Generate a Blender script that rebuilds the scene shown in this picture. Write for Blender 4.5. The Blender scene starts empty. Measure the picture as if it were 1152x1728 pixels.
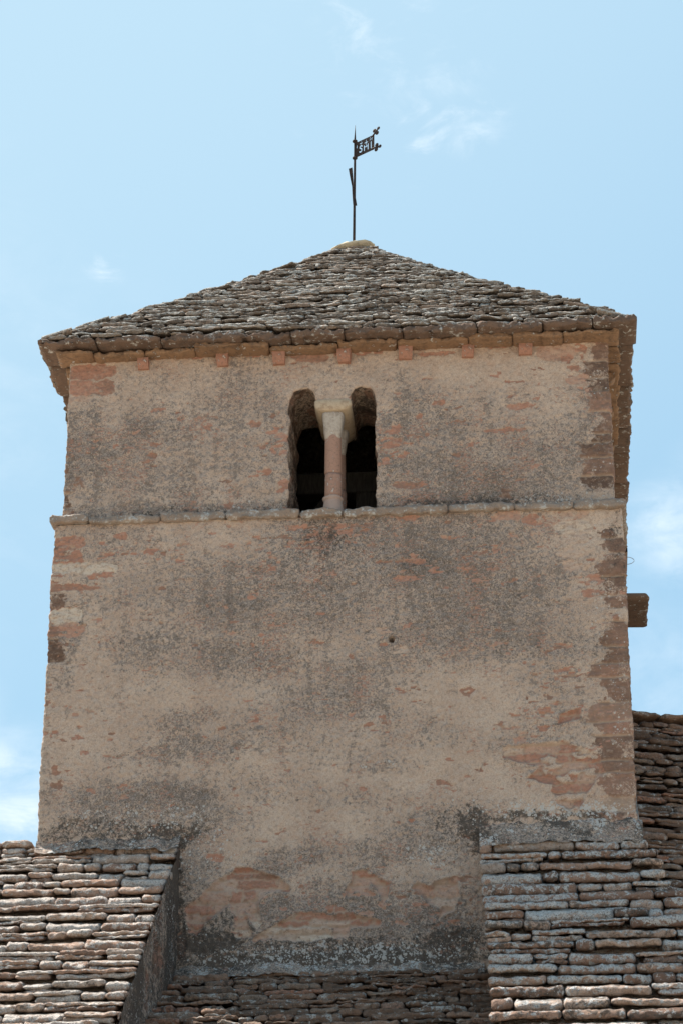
import bpy, math, random
import numpy as np

# ------------------------------------------------------------------ camera, world, sun, exposure
scene = bpy.context.scene
C = scene.collection
H = math.radians
CAM = np.array([1.981, -22.968, -11.032])
YAW, PITCH, ROLL, FPX = H(-4.7947), H(25.7414), H(0.1455), 4383.1


def cam_axes():
    cy, sy, cp, sp = math.cos(YAW), math.sin(YAW), math.cos(PITCH), math.sin(PITCH)
    f = np.array([sy * cp, cy * cp, sp])
    r = np.array([cy, -sy, 0.0])
    u = np.cross(r, f)
    c, s = math.cos(ROLL), math.sin(ROLL)
    return c * r + s * u, -s * r + c * u, f


RX, UX, FX = cam_axes()
cam_data = bpy.data.cameras.new('camera')
cam = bpy.data.objects.new('camera', cam_data)
C.objects.link(cam)
from mathutils import Matrix, Vector
cam.matrix_world = Matrix(((RX[0], UX[0], -FX[0], CAM[0]), (RX[1], UX[1], -FX[1], CAM[1]),
                           (RX[2], UX[2], -FX[2], CAM[2]), (0, 0, 0, 1)))
cam_data.sensor_fit = 'VERTICAL'
cam_data.sensor_height = 24
cam_data.lens = 24 * FPX / 1728
cam_data.clip_end = 9000
scene.camera = cam

SUN = np.array([-3.05, 2.00, 7.37]); SUN = SUN / np.linalg.norm(SUN)   # towards the sun: behind the tower, a little left
sun_l = bpy.data.lights.new('sun', 'SUN')
sun_l.energy = 5.0
sun_l.angle = H(0.53)
sun_l.color = (1.0, 0.945, 0.86)
sun = bpy.data.objects.new('sun', sun_l)
C.objects.link(sun)
sun.location = (0, 0, 30)
sun.rotation_euler = Vector(-SUN).to_track_quat('-Z', 'Y').to_euler()

scene.view_settings.view_transform = 'Standard'
scene.view_settings.look = 'None'
scene.view_settings.gamma = 1
scene.view_settings.exposure = 1.36
scene.cycles.max_bounces = 6
scene.cycles.diffuse_bounces = 4


def ray(px, py):
    d = FX + (px - 576) / FPX * RX - (py - 864) / FPX * UX
    return d / np.linalg.norm(d)


def wp(px, py, Y=0.0):
    """the point of the wall plane y = Y a photo pixel falls on -> (x, z)"""
    d = ray(px, py)
    t = (Y - CAM[1]) / d[1]
    p = CAM + t * d
    return p[0], p[2]


# ------------------------------------------------------------------ node helpers
class NT:
    def __init__(self, tree):
        self.t = tree
        tree.nodes.clear()

    def n(self, kind, **kw):
        nd = self.t.nodes.new(kind)
        for k, v in kw.items():
            setattr(nd, k, v)
        return nd

    def link(self, a, b):
        self.t.links.new(a, b)

    def put(self, sock, v):
        if isinstance(v, bpy.types.NodeSocket):
            self.link(v, sock)
        else:
            if isinstance(v, (tuple, list)) and len(v) == 3 and sock.type == 'RGBA':
                v = (*v, 1)
            sock.default_value = v

    def math(self, op, a, b=0.0, clamp=False):
        nd = self.n('ShaderNodeMath', operation=op)
        nd.use_clamp = clamp
        self.put(nd.inputs[0], a)
        self.put(nd.inputs[1], b)
        return nd.outputs[0]

    def mix(self, f, a, b, mode='MIX'):
        nd = self.n('ShaderNodeMix', data_type='RGBA', blend_type=mode)
        self.put(nd.inputs[0], f)
        self.put(nd.inputs[6], a)
        self.put(nd.inputs[7], b)
        return nd.outputs[2]

    def ss(self, v, a, b, lo=0.0, hi=1.0):
        nd = self.n('ShaderNodeMapRange', interpolation_type='SMOOTHSTEP')
        self.put(nd.inputs[0], v)
        for i, x in enumerate((a, b, lo, hi)):
            self.put(nd.inputs[i + 1], x)
        return nd.outputs[0]

    def noise(self, co, scale, detail=4, rough=0.55, dist=0.0):
        nd = self.n('ShaderNodeTexNoise')
        self.put(nd.inputs['Vector'], co)
        nd.inputs['Scale'].default_value = scale
        nd.inputs['Detail'].default_value = detail
        nd.inputs['Roughness'].default_value = rough
        nd.inputs['Distortion'].default_value = dist
        return nd.outputs[0]

    def voro(self, co, scale, feature='F1', rnd=1.0):
        nd = self.n('ShaderNodeTexVoronoi', feature=feature)
        self.put(nd.inputs['Vector'], co)
        nd.inputs['Scale'].default_value = scale
        nd.inputs['Randomness'].default_value = rnd
        return nd

    def scale(self, co, s):
        nd = self.n('ShaderNodeMapping')
        self.link(co, nd.inputs[0])
        nd.inputs[3].default_value = s
        return nd.outputs[0]

    def ramp(self, f, stops):
        nd = self.n('ShaderNodeValToRGB')
        self.put(nd.inputs[0], f)
        el = nd.color_ramp.elements
        while len(el) < len(stops):
            el.new(0.5)
        for e, (p, c) in zip(el, stops):
            e.position = p
            e.color = (*c, 1)
        return nd.outputs[0]

    def attr(self, name):
        return self.n('ShaderNodeAttribute', attribute_name=name).outputs['Fac']

    def bump(self, h, strength, dist, nrm=None):
        nd = self.n('ShaderNodeBump')
        nd.inputs['Strength'].default_value = strength
        nd.inputs['Distance'].default_value = dist
        self.link(h, nd.inputs['Height'])
        if nrm is not None:
            self.link(nrm, nd.inputs['Normal'])
        return nd.outputs[0]

    def finish(self, col, rough=0.92, nrm=None, metallic=0.0, spec=0.2):
        b = self.n('ShaderNodeBsdfPrincipled')
        self.put(b.inputs['Base Color'], col)
        self.put(b.inputs['Roughness'], rough)
        b.inputs['Metallic'].default_value = metallic
        b.inputs['Specular IOR Level'].default_value = spec
        if nrm is not None:
            self.link(nrm, b.inputs['Normal'])
        o = self.n('ShaderNodeOutputMaterial')
        self.link(b.outputs[0], o.inputs[0])


def mat(name):
    m = bpy.data.materials.new(name)
    m.use_nodes = True
    return m, NT(m.node_tree)


# ------------------------------------------------------------------ sky
world = bpy.data.worlds.new('World')
scene.world = world
world.use_nodes = True
w = NT(world.node_tree)
sky = w.n('ShaderNodeTexSky', sky_type='NISHITA')
sky.sun_disc = False
sky.sun_elevation = math.asin(SUN[2])
sky.sun_rotation = math.atan2(SUN[0], SUN[1])
sky.air_density = 1.0
sky.dust_density = 1.2
sky.ozone_density = 1.0
tc = w.n('ShaderNodeTexCoord')
dirv = tc.outputs['Generated']
nz = w.n('ShaderNodeSeparateXYZ')
w.link(dirv, nz.inputs[0])
# thin summer haze lightens and greys the clear-sky model; more towards the horizon
haze_f = w.ss(nz.outputs[2], 0.05, 0.75, 0.86, 0.62)
base = w.mix(haze_f, sky.outputs[0], (2.55, 4.75, 6.55))
dots = w.n('ShaderNodeVectorMath', operation='DOT_PRODUCT')
w.link(dirv, dots.inputs[0])
dots.inputs[1].default_value = tuple(SUN)
base = w.mix(w.ss(dots.outputs['Value'], 0.42, 0.85, 0.0, 0.8), base, (4.25, 5.85, 6.85))
# wisps of cloud, each a soft spot of the sky filled with stretched noise
cl = None
warp = w.n('ShaderNodeMix', data_type='VECTOR')
nzc = w.n('ShaderNodeTexNoise')
w.link(dirv, nzc.inputs['Vector'])
nzc.inputs['Scale'].default_value = 26
nzc.inputs['Detail'].default_value = 6
warp.inputs[0].default_value = 0.02
w.link(dirv, warp.inputs[4])
w.link(nzc.outputs[1], warp.inputs[5])
wv = warp.outputs[1]
fine = w.noise(w.scale(dirv, (0.8, 0.8, 1.6)), 42, 8, 0.62, 0.6)
broad = w.noise(dirv, 15, 6, 0.6, 0.3)
for (px, py, rad, lo, hi, amt) in ((20, 1340, 0.036, 0.30, 0.75, 0.9), (-150, 1290, 0.05, 0.3, 0.7, 0.9),
                                   (1120, 900, 0.028, 0.36, 0.74, 0.6), (1215, 860, 0.032, 0.36, 0.74, 0.6), (1140, 1150, 0.05, 0.3, 0.9, 0.35),
                                   (770, 108, 0.017, 0.44, 0.72, 0.45), (690, 205, 0.030, 0.52, 0.70, 0.5), (800, 220, 0.012, 0.44, 0.7, 0.4),
                                   (640, 70, 0.05, 0.50, 0.74, 0.45), (760, 170, 0.03, 0.5, 0.7, 0.45), (180, 438, 0.012, 0.50, 0.70, 0.75), (500, 170, 0.02, 0.5, 0.75, 0.3), (60, 700, 0.09, 0.4, 1.0, 0.3),
                                   (1900, 500, 0.16, 0.4, 0.7, 0.6), (-700, 700, 0.2, 0.4, 0.7, 0.6)):
    d = ray(px, py)
    dn = w.n('ShaderNodeVectorMath', operation='DISTANCE')
    w.link(wv, dn.inputs[0])
    dd = d * 0.98 + 0.02 * 0.5
    dn.inputs[1].default_value = tuple(dd)
    spot = w.ss(dn.outputs['Value'], rad, rad * 0.15)
    c = w.math('MULTIPLY', w.math('MULTIPLY', spot, w.ss(w.math('ADD', w.math('MULTIPLY', fine, 0.6), w.math('MULTIPLY', broad, 0.4)), lo, hi)), amt)
    cl = c if cl is None else w.math('MAXIMUM', cl, c)
skycol = w.mix(cl, base, (7.7, 8.3, 8.7))
bg = w.n('ShaderNodeBackground')
w.link(skycol, bg.inputs[0])
bg.inputs[1].default_value = 0.0565
wo = w.n('ShaderNodeOutputWorld')
w.link(bg.outputs[0], wo.inputs[0])


# ------------------------------------------------------------------ noise in numpy
def _hash(ix, iy, iz, seed):
    h = (ix.astype(np.uint32) * np.uint32(374761393) + iy.astype(np.uint32) * np.uint32(668265263)
         + iz.astype(np.uint32) * np.uint32(2147483647) + np.uint32((seed * 974711 + 12345) % 4294967296))
    h = (h ^ (h >> np.uint32(13))) * np.uint32(1274126177)
    h = (h ^ (h >> np.uint32(16))) * np.uint32(2246822519)
    h = h ^ (h >> np.uint32(15))
    return h.astype(np.float64) / 4294967295.0


def vnoise(p, seed=0):
    with np.errstate(over='ignore'):
        f = np.floor(p)
        t = p - f
        t = t * t * t * (t * (t * 6 - 15) + 10)
        i = f.astype(np.int64)
        out = 0
        for dx in (0, 1):
            wx = t[:, 0] if dx else 1 - t[:, 0]
            for dy in (0, 1):
                wy = t[:, 1] if dy else 1 - t[:, 1]
                for dz in (0, 1):
                    wz = t[:, 2] if dz else 1 - t[:, 2]
                    out = out + wx * wy * wz * _hash(i[:, 0] + dx, i[:, 1] + dy, i[:, 2] + dz, seed)
    return out * 2 - 1


def fbm(p, freq, octs=4, seed=0, gain=0.5):
    p = p * np.asarray(freq, float)
    a, s, tot = 1.0, 0, 0
    for o in range(octs):
        s = s + a * vnoise(p + 17.3 * o, seed + o)
        tot += a
        a *= gain
        p = p * 2.03
    return s / tot * 1.5


def sst(x, a, b):
    t = np.clip((x - a) / (b - a), 0, 1)
    return t * t * (3 - 2 * t)


# ------------------------------------------------------------------ objects
def mesh_obj(name, v, f, m, parent=None, smooth=True, attrs=None):
    me = bpy.data.meshes.new(name)
    me.from_pydata([tuple(x) for x in v] if not isinstance(v, np.ndarray) else v.tolist(), [], f)
    if attrs:
        for k, a in attrs.items():
            me.attributes.new(k, 'FLOAT', 'POINT').data.foreach_set('value', np.asarray(a, np.float32))
    if smooth:
        me.polygons.foreach_set('use_smooth', [True] * len(me.polygons))
    me.update()
    if m:
        me.materials.append(m)
    o = bpy.data.objects.new(name, me)
    C.objects.link(o)
    if parent:
        o.parent = parent
    return o


def quad_grid_obj(name, P, quads, m, parent, attrs):
    """fast mesh from an (N,3) array and an (M,4) array"""
    me = bpy.data.meshes.new(name)
    me.vertices.add(len(P))
    me.vertices.foreach_set('co', P.astype(np.float32).ravel())
    me.loops.add(len(quads) * 4)
    me.polygons.add(len(quads))
    me.loops.foreach_set('vertex_index', quads.astype(np.int32).ravel())
    me.polygons.foreach_set('loop_start', np.arange(0, len(quads) * 4, 4, dtype=np.int32))
    me.polygons.foreach_set('use_smooth', np.ones(len(quads), bool))
    for k, a in attrs.items():
        me.attributes.new(k, 'FLOAT', 'POINT').data.foreach_set('value', np.asarray(a, np.float32))
    me.update(calc_edges=True)
    me.validate()
    me.materials.append(m)
    o = bpy.data.objects.new(name, me)
    C.objects.link(o)
    if parent:
        o.parent = parent
    return o


def empty(name, loc=(0, 0, 0)):
    o = bpy.data.objects.new(name, None)
    o.location = loc
    C.objects.link(o)
    return o


def tag(o, label=None, cat=None, group=None, kind=None):
    for k, v in (('label', label), ('category', cat), ('group', group), ('kind', kind)):
        if v:
            o[k] = v
    return o


class MB:
    """collects shapes of ONE mesh"""

    def __init__(self):
        self.v = []
        self.f = []
        self.n = 0

    def add(self, v, f):
        self.v.append(np.asarray(v, float))
        self.f.extend([tuple(i + self.n for i in q) for q in f])
        self.n += len(v)

    def build(self, name, m, parent=None, smooth=True):
        return mesh_obj(name, np.concatenate(self.v), self.f, m, parent, smooth)


def slab(mb, c, u, o, L, T, D, tilt, rng, rnd=1.0, rough=0.010, seg=0.05, endround=1.0):
    """one irregular stone slab: front edge centred on c, long axis u, facing o; rng random.Random"""
    k = max(4, int(L / seg))
    r = rnd
    prof = [(-D, -.5), (-.42 * T * r - .014, -.5), (-.14 * T * r, -.44), (0, -.26), (-.01 * T * r, -.06), (-.08 * T * r, .14),
            (-.24 * T * r, .31), (-.58 * T * r, .44), (-1.05 * T * r - .012, .5), (-D, .5)]
    npf = len(prof)
    pr = np.array(prof)
    u = np.asarray(u, float)
    o = np.asarray(o, float)
    up = np.array([0, 0, 1.0])
    ct, st = math.cos(tilt), math.sin(tilt)
    oo = o * ct - up * st
    hh = up * ct + o * st
    V = []
    t0, t1 = rng.uniform(-.12, .12), rng.uniform(-.12, .12)
    b0 = rng.uniform(-.02, .02)
    for j in range(k + 1):
        s = j / k
        x = (s - .5) * L
        e = min(s, 1 - s) * L
        er = min(1.0, e / (0.4 * T * endround + 1e-6))
        sh = math.sqrt(max(0.0, 1 - (1 - er) ** 2))
        tk = T * (1 + t0 + (t1 - t0) * s) * (0.55 + 0.45 * sh)
        back = T * .45 * rnd * (1 - sh) + b0 * (s - .5)
        pts = c + np.outer(np.full(npf, x), u) + np.outer(pr[:, 0] - back, oo) + np.outer(pr[:, 1] * tk, hh)
        V.append(pts)
    V = np.concatenate(V)
    sd = rng.randrange(10000)
    if rough > 0:
        offs = np.array([rng.uniform(0, 90) for _ in range(3)])
        n1 = fbm(V + offs, 7.0, 2, 5)
        n2 = fbm(V + offs, (22.0, 22.0, 40.0), 2, 9)
        n3 = fbm(V + offs + 40, 9.0, 2, 3)
        n4 = fbm(V + offs, 48.0, 1, 19)
        depth = np.tile(pr[:, 0], k + 1)
        front = np.clip(1 + depth / (T * 2.5), 0, 1)
        V = V + np.outer(front * (n1 * rough * 1.4 + n2 * rough * 1.0 + n4 * rough * .5), oo) + np.outer(n3 * rough * .9 * (0.3 + 0.7 * front) + (n2 * .45 + n4 * .3) * rough, hh)
    F = []
    for j in range(k):
        for i in range(npf - 1):
            a = j * npf + i
            F.append((a, a + npf, a + npf + 1, a + 1))
    F.append(tuple(range(npf)))
    F.append(tuple(range(k * npf + npf - 1, k * npf - 1, -1)))
    mb.add(V, F)


def box(mb, lo, hi, rot=None, jit=0.0, rng=None, bev=0.0):
    lo = np.array(lo, float)
    hi = np.array(hi, float)
    # a box with chamfered edges: 24 vertices
    c, h = (lo + hi) / 2, (hi - lo) / 2
    b = min(bev if bev else 0.004, min(h) * .6)
    V = []
    idx = {}
    for ax in range(3):
        for sx in (-1, 1):
            for sy in (-1, 1):
                for sz in (-1, 1):
                    s = np.array([sx, sy, sz], float)
                    p = s * (h - b)
                    p[ax] = s[ax] * h[ax]
                    idx[(ax, sx, sy, sz)] = len(V)
                    V.append(c + p)
    F = []
    S = (-1, 1)
    for ax in range(3):
        a1, a2 = [i for i in range(3) if i != ax]
        for s in S:
            q = []
            for s1, s2 in ((-1, -1), (1, -1), (1, 1), (-1, 1)):
                k = [0, 0, 0]
                k[ax], k[a1], k[a2] = s, s1, s2
                q.append(idx[(ax, *k)])
            F.append(tuple(q))
    for ax in range(3):
        a1, a2 = [i for i in range(3) if i != ax]
        for s1 in S:
            for s2 in S:
                q = []
                for (fa, s) in ((a1, -1), (a1, 1), (a2, 1), (a2, -1)):
                    k = [0, 0, 0]
                    k[a1], k[a2], k[ax] = s1, s2, s
                    q.append(idx[(fa, *k)])
                F.append(tuple(q))
    for sx in S:
        for sy in S:
            for sz in S:
                F.append(tuple(idx[(ax, sx, sy, sz)] for ax in range(3)))
    V = np.array(V)
    if jit and rng:
        off = np.array([rng.uniform(0, 90) for _ in range(3)])
        for ax in range(3):
            V[:, ax] += fbm(V + off, 6.0, 2, 31 + ax) * jit
    if rot is not None:
        V = (V - c) @ np.array(rot).T + c
    mb.add(V, F)


def lathe(mb, c, prof, n=24, jit=0.0, seed=0, sq=0.0):
    """prof: list of (radius, z)"""
    V = []
    for (r, z) in prof:
        for k in range(n):
            a = 2 * math.pi * k / n
            q = r
            if sq:
                q = r / max(abs(math.cos(a)), abs(math.sin(a))) * sq + r * (1 - sq)
            V.append((c[0] + q * math.cos(a), c[1] + q * math.sin(a), c[2] + z))
    V = np.array(V)
    if jit:
        for ax in range(3):
            V[:, ax] += fbm(V, 9.0, 2, seed + ax * 3) * jit
    F = []
    for j in range(len(prof) - 1):
        for k in range(n):
            F.append((j * n + k, j * n + (k + 1) % n, (j + 1) * n + (k + 1) % n, (j + 1) * n + k))
    F.append(tuple(range(n - 1, -1, -1)))
    F.append(tuple(range((len(prof) - 1) * n, len(prof) * n)))
    mb.add(V, F)


def tube(mb, pts, rads, n=10):
    pts = [np.array(p, float) for p in pts]
    V = []
    for j, p in enumerate(pts):
        a = pts[min(j + 1, len(pts) - 1)] - pts[max(j - 1, 0)]
        a = a / np.linalg.norm(a)
        x = np.cross(a, (0.31, 0.87, 0.22))
        x = x / np.linalg.norm(x)
        y = np.cross(a, x)
        r = rads[j] if isinstance(rads, (list, tuple)) else rads
        for k in range(n):
            t = 2 * math.pi * k / n
            V.append(p + r * (math.cos(t) * x + math.sin(t) * y))
    F = []
    for j in range(len(pts) - 1):
        for k in range(n):
            F.append((j * n + k, j * n + (k + 1) % n, (j + 1) * n + (k + 1) % n, (j + 1) * n + k))
    F.append(tuple(range(n - 1, -1, -1)))
    F.append(tuple(range((len(pts) - 1) * n, len(pts) * n)))
    mb.add(V, F)


# ------------------------------------------------------------------ materials
STONE = [(0.0, (0.070, 0.045, 0.036)), (0.22, (0.125, 0.080, 0.060)), (0.42, (0.245, 0.150, 0.112)), (0.58, (0.375, 0.195, 0.138)),
         (0.75, (0.42, 0.285, 0.22)), (0.9, (0.48, 0.375, 0.30)), (1.0, (0.53, 0.45, 0.37))]


def m_wall():
    m, t = mat('weathered_lime_render')
    co = t.n('ShaderNodeTexCoord').outputs['Object']
    grey, dark, crust = t.attr('grey'), t.attr('dark'), t.attr('crust')
    stone, tint, joint = t.attr('stone'), t.attr('tint'), t.attr('joint')
    n1 = t.noise(co, 2.2, 9, 0.62)
    n2 = t.noise(co, 17, 7, 0.68)
    n3 = t.noise(co, 62, 5, 0.7)
    n4 = t.noise(co, 150, 3, 0.7)
    m1 = t.noise(co, 30, 6, 0.72, 0.4)
    c0 = lambda v, k: t.math('MULTIPLY', t.math('SUBTRACT', v, 0.5), k)
    plaster = t.mix(t.ss(n1, 0.35, 0.66), (0.425, 0.315, 0.245), (0.495, 0.382, 0.303))
    plaster = t.mix(t.ss(n2, 0.44, 0.66, 0, 0.7), plaster, (0.46, 0.38, 0.318))
    plaster = t.mix(t.ss(m1, 0.50, 0.62, 0, 0.45), plaster, (0.295, 0.222, 0.178))
    # grey weathering: mottled, thickening with the attribute
    g_ = t.math('ADD', t.math('ADD', t.math('MULTIPLY', grey, 0.62), c0(m1, 2.6)), t.math('ADD', c0(n3, 1.2), c0(n2, 1.1)))
    plaster = t.mix(t.ss(g_, 0.22, 0.72, 0, 0.80), plaster, t.mix(n2, (0.225, 0.182, 0.160), (0.345, 0.292, 0.260)))
    # soot-coloured clouds and runs
    sn = t.noise(t.scale(co, (1.0, 1.0, 1.8)), 4.2, 9, 0.70, 0.4)
    m2 = t.noise(t.scale(co, (1.0, 1.0, 1.35)), 12, 9, 0.74, 0.6)
    run = t.noise(t.scale(co, (1.0, 1.0, 0.14)), 7.5, 6, 0.62, 0.2)
    ssum = t.math('ADD', t.math('ADD', c0(sn, 1.5), c0(m2, 2.9)), t.math('ADD', t.math('ADD', c0(m1, 1.6), c0(run, 2.1)), t.math('ADD', c0(n3, 1.2), t.math('MULTIPLY', grey, 0.44))))
    soot = t.ss(ssum, 0.30, 0.72)
    plaster = t.mix(t.math('MULTIPLY', soot, 0.58), plaster, (0.160, 0.133, 0.117))
    spk = t.math('MULTIPLY', t.ss(t.voro(co, 58).outputs['Distance'], 0.24, 0.12), t.ss(ssum, 0.30, 0.55))
    plaster = t.mix(t.math('MULTIPLY', t.math('MULTIPLY', spk, 0.7), t.ss(n2, 0.42, 0.58)), plaster, (0.47, 0.45, 0.43))
    # hairline cracks
    ck = t.math('ABSOLUTE', c0(t.noise(t.scale(co, (1.0, 1.0, 1.5)), 1.9, 7, 0.60, 0.3), 1.0))
    crack = t.math('MULTIPLY', t.ss(ck, 0.0042, 0.0014), t.ss(t.noise(co, 1.3, 3, 0.5), 0.54, 0.60))
    plaster = t.mix(t.math('MULTIPLY', crack, 0.75), plaster, (0.09, 0.072, 0.06))
    # pits and dark specks
    pit = t.ss(t.math('ADD', c0(n3, 1.5), t.math('ADD', c0(n4, 0.9), t.math('MULTIPLY', grey, 0.22))), 0.20, 0.36)
    plaster = t.mix(t.math('MULTIPLY', pit, 0.85), plaster, (0.095, 0.078, 0.066))
    # pale sand grains
    gr = t.voro(co, 62)
    grain = t.math('MULTIPLY', t.ss(gr.outputs['Distance'], 0.36, 0.14), t.ss(t.noise(co, 19, 4, 0.6), 0.46, 0.60))
    plaster = t.mix(t.math('MULTIPLY', grain, 0.60), plaster, (0.56, 0.485, 0.41))
    fl = t.noise(t.scale(co, (1.0, 1.0, 2.3)), 24, 5, 0.68)
    fz = t.noise(co, 2.6, 4, 0.6)
    fleck = t.ss(t.math('ADD', c0(fl, 2.2), t.math('ADD', c0(fz, 1.3), t.math('MULTIPLY', grey, 0.14))), 0.30, 0.46)
    plaster = t.mix(t.math('MULTIPLY', fleck, 0.80), plaster, t.mix(n3, (0.30, 0.165, 0.118), (0.40, 0.225, 0.165)))
    wsp = t.math('MULTIPLY', t.ss(t.voro(co, 40).outputs['Distance'], 0.17, 0.09), t.ss(t.math('ADD', t.noise(co, 7, 5, 0.65), t.math('MULTIPLY', grey, 0.10)), 0.50, 0.60))
    plaster = t.mix(t.math('MULTIPLY', wsp, 0.75), plaster, (0.50, 0.48, 0.45))
    # sand-grain tone
    plaster = t.mix(1.0, plaster, t.ramp(t.math('ADD', t.math('MULTIPLY', n4, 0.55), t.math('MULTIPLY', n3, 0.45)), [(0.36, (0.62, 0.61, 0.60)), (0.50, (0.98, 0.98, 0.98)), (0.64, (1.22, 1.21, 1.20))]), 'MULTIPLY')
    # ochre blush where the earth mortar shows
    blush = t.ss(t.noise(co, 9, 6, 0.7), 0.56, 0.70)
    plaster = t.mix(t.math('MULTIPLY', blush, 0.25), plaster, (0.42, 0.235, 0.15))
    st = t.ramp(t.math('ADD', tint, t.math('MULTIPLY', t.math('SUBTRACT', t.noise(t.scale(co, (1, 1, 2.4)), 20, 6, 0.65), 0.5), 0.42)), STONE)
    st = t.mix(t.ss(m1, 0.50, 0.64, 0, 0.6), st, (0.21, 0.150, 0.115))
    st = t.mix(t.ss(n3, 0.55, 0.68, 0, 0.5), st, (0.12, 0.09, 0.07))
    st = t.mix(t.ss(t.math('ADD', n2, t.math('MULTIPLY', n3, 0.3)), 0.68, 0.80, 0, 0.35), st, (0.44, 0.345, 0.275))
    mort = t.mix(n2, (0.34, 0.25, 0.19), (0.42, 0.33, 0.26))
    st = t.mix(t.math('MULTIPLY', joint, 0.8), st, mort)
    # rendered over: edge of an exposed patch breaks up at sand-grain size
    se = t.ss(t.math('ADD', stone, t.math('MULTIPLY', t.math('SUBTRACT', t.noise(co, 40, 6, 0.72), 0.5), 1.05)), 0.40, 0.58)
    col = t.mix(se, plaster, st)
    # black growth
    dk = t.ss(t.math('ADD', dark, t.math('ADD', c0(t.noise(co, 11, 7, 0.68), 1.1), t.math('ADD', c0(m1, 1.5), c0(n3, 1.0)))), 0.28, 0.78)
    col = t.mix(t.math('MULTIPLY', dk, 0.86), col, (0.058, 0.050, 0.044))
    # pale crustose lichen: rosettes of a few sizes
    v1 = t.voro(co, 20).outputs['Distance']
    v2 = t.voro(co, 50).outputs['Distance']
    ln = t.noise(co, 13, 5, 0.65)
    li = t.math('MAXIMUM', t.ss(t.math('SUBTRACT', t.math('MULTIPLY', crust, 0.60), v1), 0.02, 0.10),
                t.ss(t.math('SUBTRACT', t.math('MULTIPLY', crust, 0.72), v2), 0.08, 0.2))
    li = t.math('MULTIPLY', li, t.ss(t.math('ADD', ln, c0(m1, 0.5)), 0.44, 0.54))
    col = t.mix(t.math('MULTIPLY', li, 0.88), col, t.mix(n3, (0.36, 0.345, 0.325), (0.52, 0.51, 0.49)))
    h = t.math('ADD', t.math('MULTIPLY', n3, 0.5), t.math('ADD', t.math('MULTIPLY', n4, 0.25), t.math('MULTIPLY', n2, 0.6)))
    t.finish(col, 0.95, t.bump(h, 0.8, 0.022), spec=0.12)
    return m


def m_lauze(name, pal, white=0.5, darkm=0.5, ochre=0.0, lich=(0.56, 0.535, 0.49)):
    m, t = mat(name)
    geo = t.n('ShaderNodeNewGeometry')
    co = t.n('ShaderNodeTexCoord').outputs['Object']
    r = geo.outputs['Random Per Island']
    sep = t.n('ShaderNodeSeparateXYZ')
    t.link(geo.outputs['Normal'], sep.inputs[0])
    up = sep.outputs[2]
    n1 = t.noise(co, 6, 7, 0.65)
    n2 = t.noise(co, 24, 7, 0.68)
    n3 = t.noise(co, 80, 4, 0.65)
    c0 = lambda v, k: t.math('MULTIPLY', t.math('SUBTRACT', v, 0.5), k)
    base = t.ramp(t.math('ADD', r, c0(n1, 0.5)), pal)
    m1 = t.noise(co, 36, 6, 0.72, 0.5)
    base = t.mix(t.ss(m1, 0.46, 0.62, 0, 0.55), base, (0.17, 0.115, 0.085))
    r2 = t.math('FRACT', t.math('MULTIPLY', r, 17.31))
    # dark weathering film
    dsum = t.math('ADD', t.math('ADD', c0(n1, 1.1), c0(n2, 1.8)), t.math('ADD', c0(r2, 0.55), c0(m1, 0.7)))
    dk = t.ss(dsum, 0.38 - 0.5 * darkm, 0.72 - 0.5 * darkm)
    base = t.mix(t.math('MULTIPLY', dk, 0.80), base, (0.085, 0.072, 0.062))
    # pale lichen, thickest on faces the rain reaches
    r3 = t.math('FRACT', t.math('MULTIPLY', r, 41.7))
    l1 = t.noise(co, 13, 7, 0.7, 0.3)
    wsum = t.math('ADD', t.math('ADD', c0(l1, 2.2), c0(m1, 1.5)), t.math('ADD', t.ss(up, -0.6, 0.45, -0.16, 0.10), c0(r3, 0.5)))
    li = t.ss(wsum, 0.42 - 0.75 * white, 0.62 - 0.75 * white)
    base = t.mix(t.math('MULTIPLY', li, 0.86), base, t.mix(t.ss(n3, 0.4, 0.62), lich, tuple(c * 0.62 for c in lich)))
    bed_shade = t.ss(up, 0.78, 0.95)          # flat beds painted dark, so the gaps between courses read as shade
    base = t.mix(t.math('MULTIPLY', bed_shade, 0.8), base, (0.060, 0.050, 0.040))
    v_ = t.voro(co, 17)
    ros = t.math('MULTIPLY', t.ss(t.math('ADD', v_.outputs['Distance'], c0(m1, 0.5)), 0.36, 0.28), t.ss(l1, 0.50, 0.58))
    base = t.mix(t.math('MULTIPLY', ros, 0.75), base, lich)
    sp = t.ss(t.voro(co, 46).outputs['Distance'], 0.22, 0.12)
    base = t.mix(t.math('MULTIPLY', sp, t.ss(n1, 0.5, 0.62, 0, 0.7)), base, (0.54, 0.52, 0.48))
    spk = t.ss(n3, 0.54, 0.66)
    base = t.mix(t.math('MULTIPLY', spk, 0.60), base, (0.085, 0.07, 0.06))
    if ochre:
        oc = t.math('MULTIPLY', t.ss(t.noise(co, 3.1, 5, 0.6), 0.60, 0.70), t.ss(n2, 0.45, 0.6))
        base = t.mix(t.math('MULTIPLY', oc, ochre), base, (0.30, 0.155, 0.035))
    h = t.math('ADD', t.math('MULTIPLY', n2, 0.9), t.math('ADD', t.math('MULTIPLY', n3, 0.45), t.math('MULTIPLY', n1, 0.5)))
    t.finish(base, 0.93, t.bump(h, 0.9, 0.035), spec=0.15)
    return m


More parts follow.
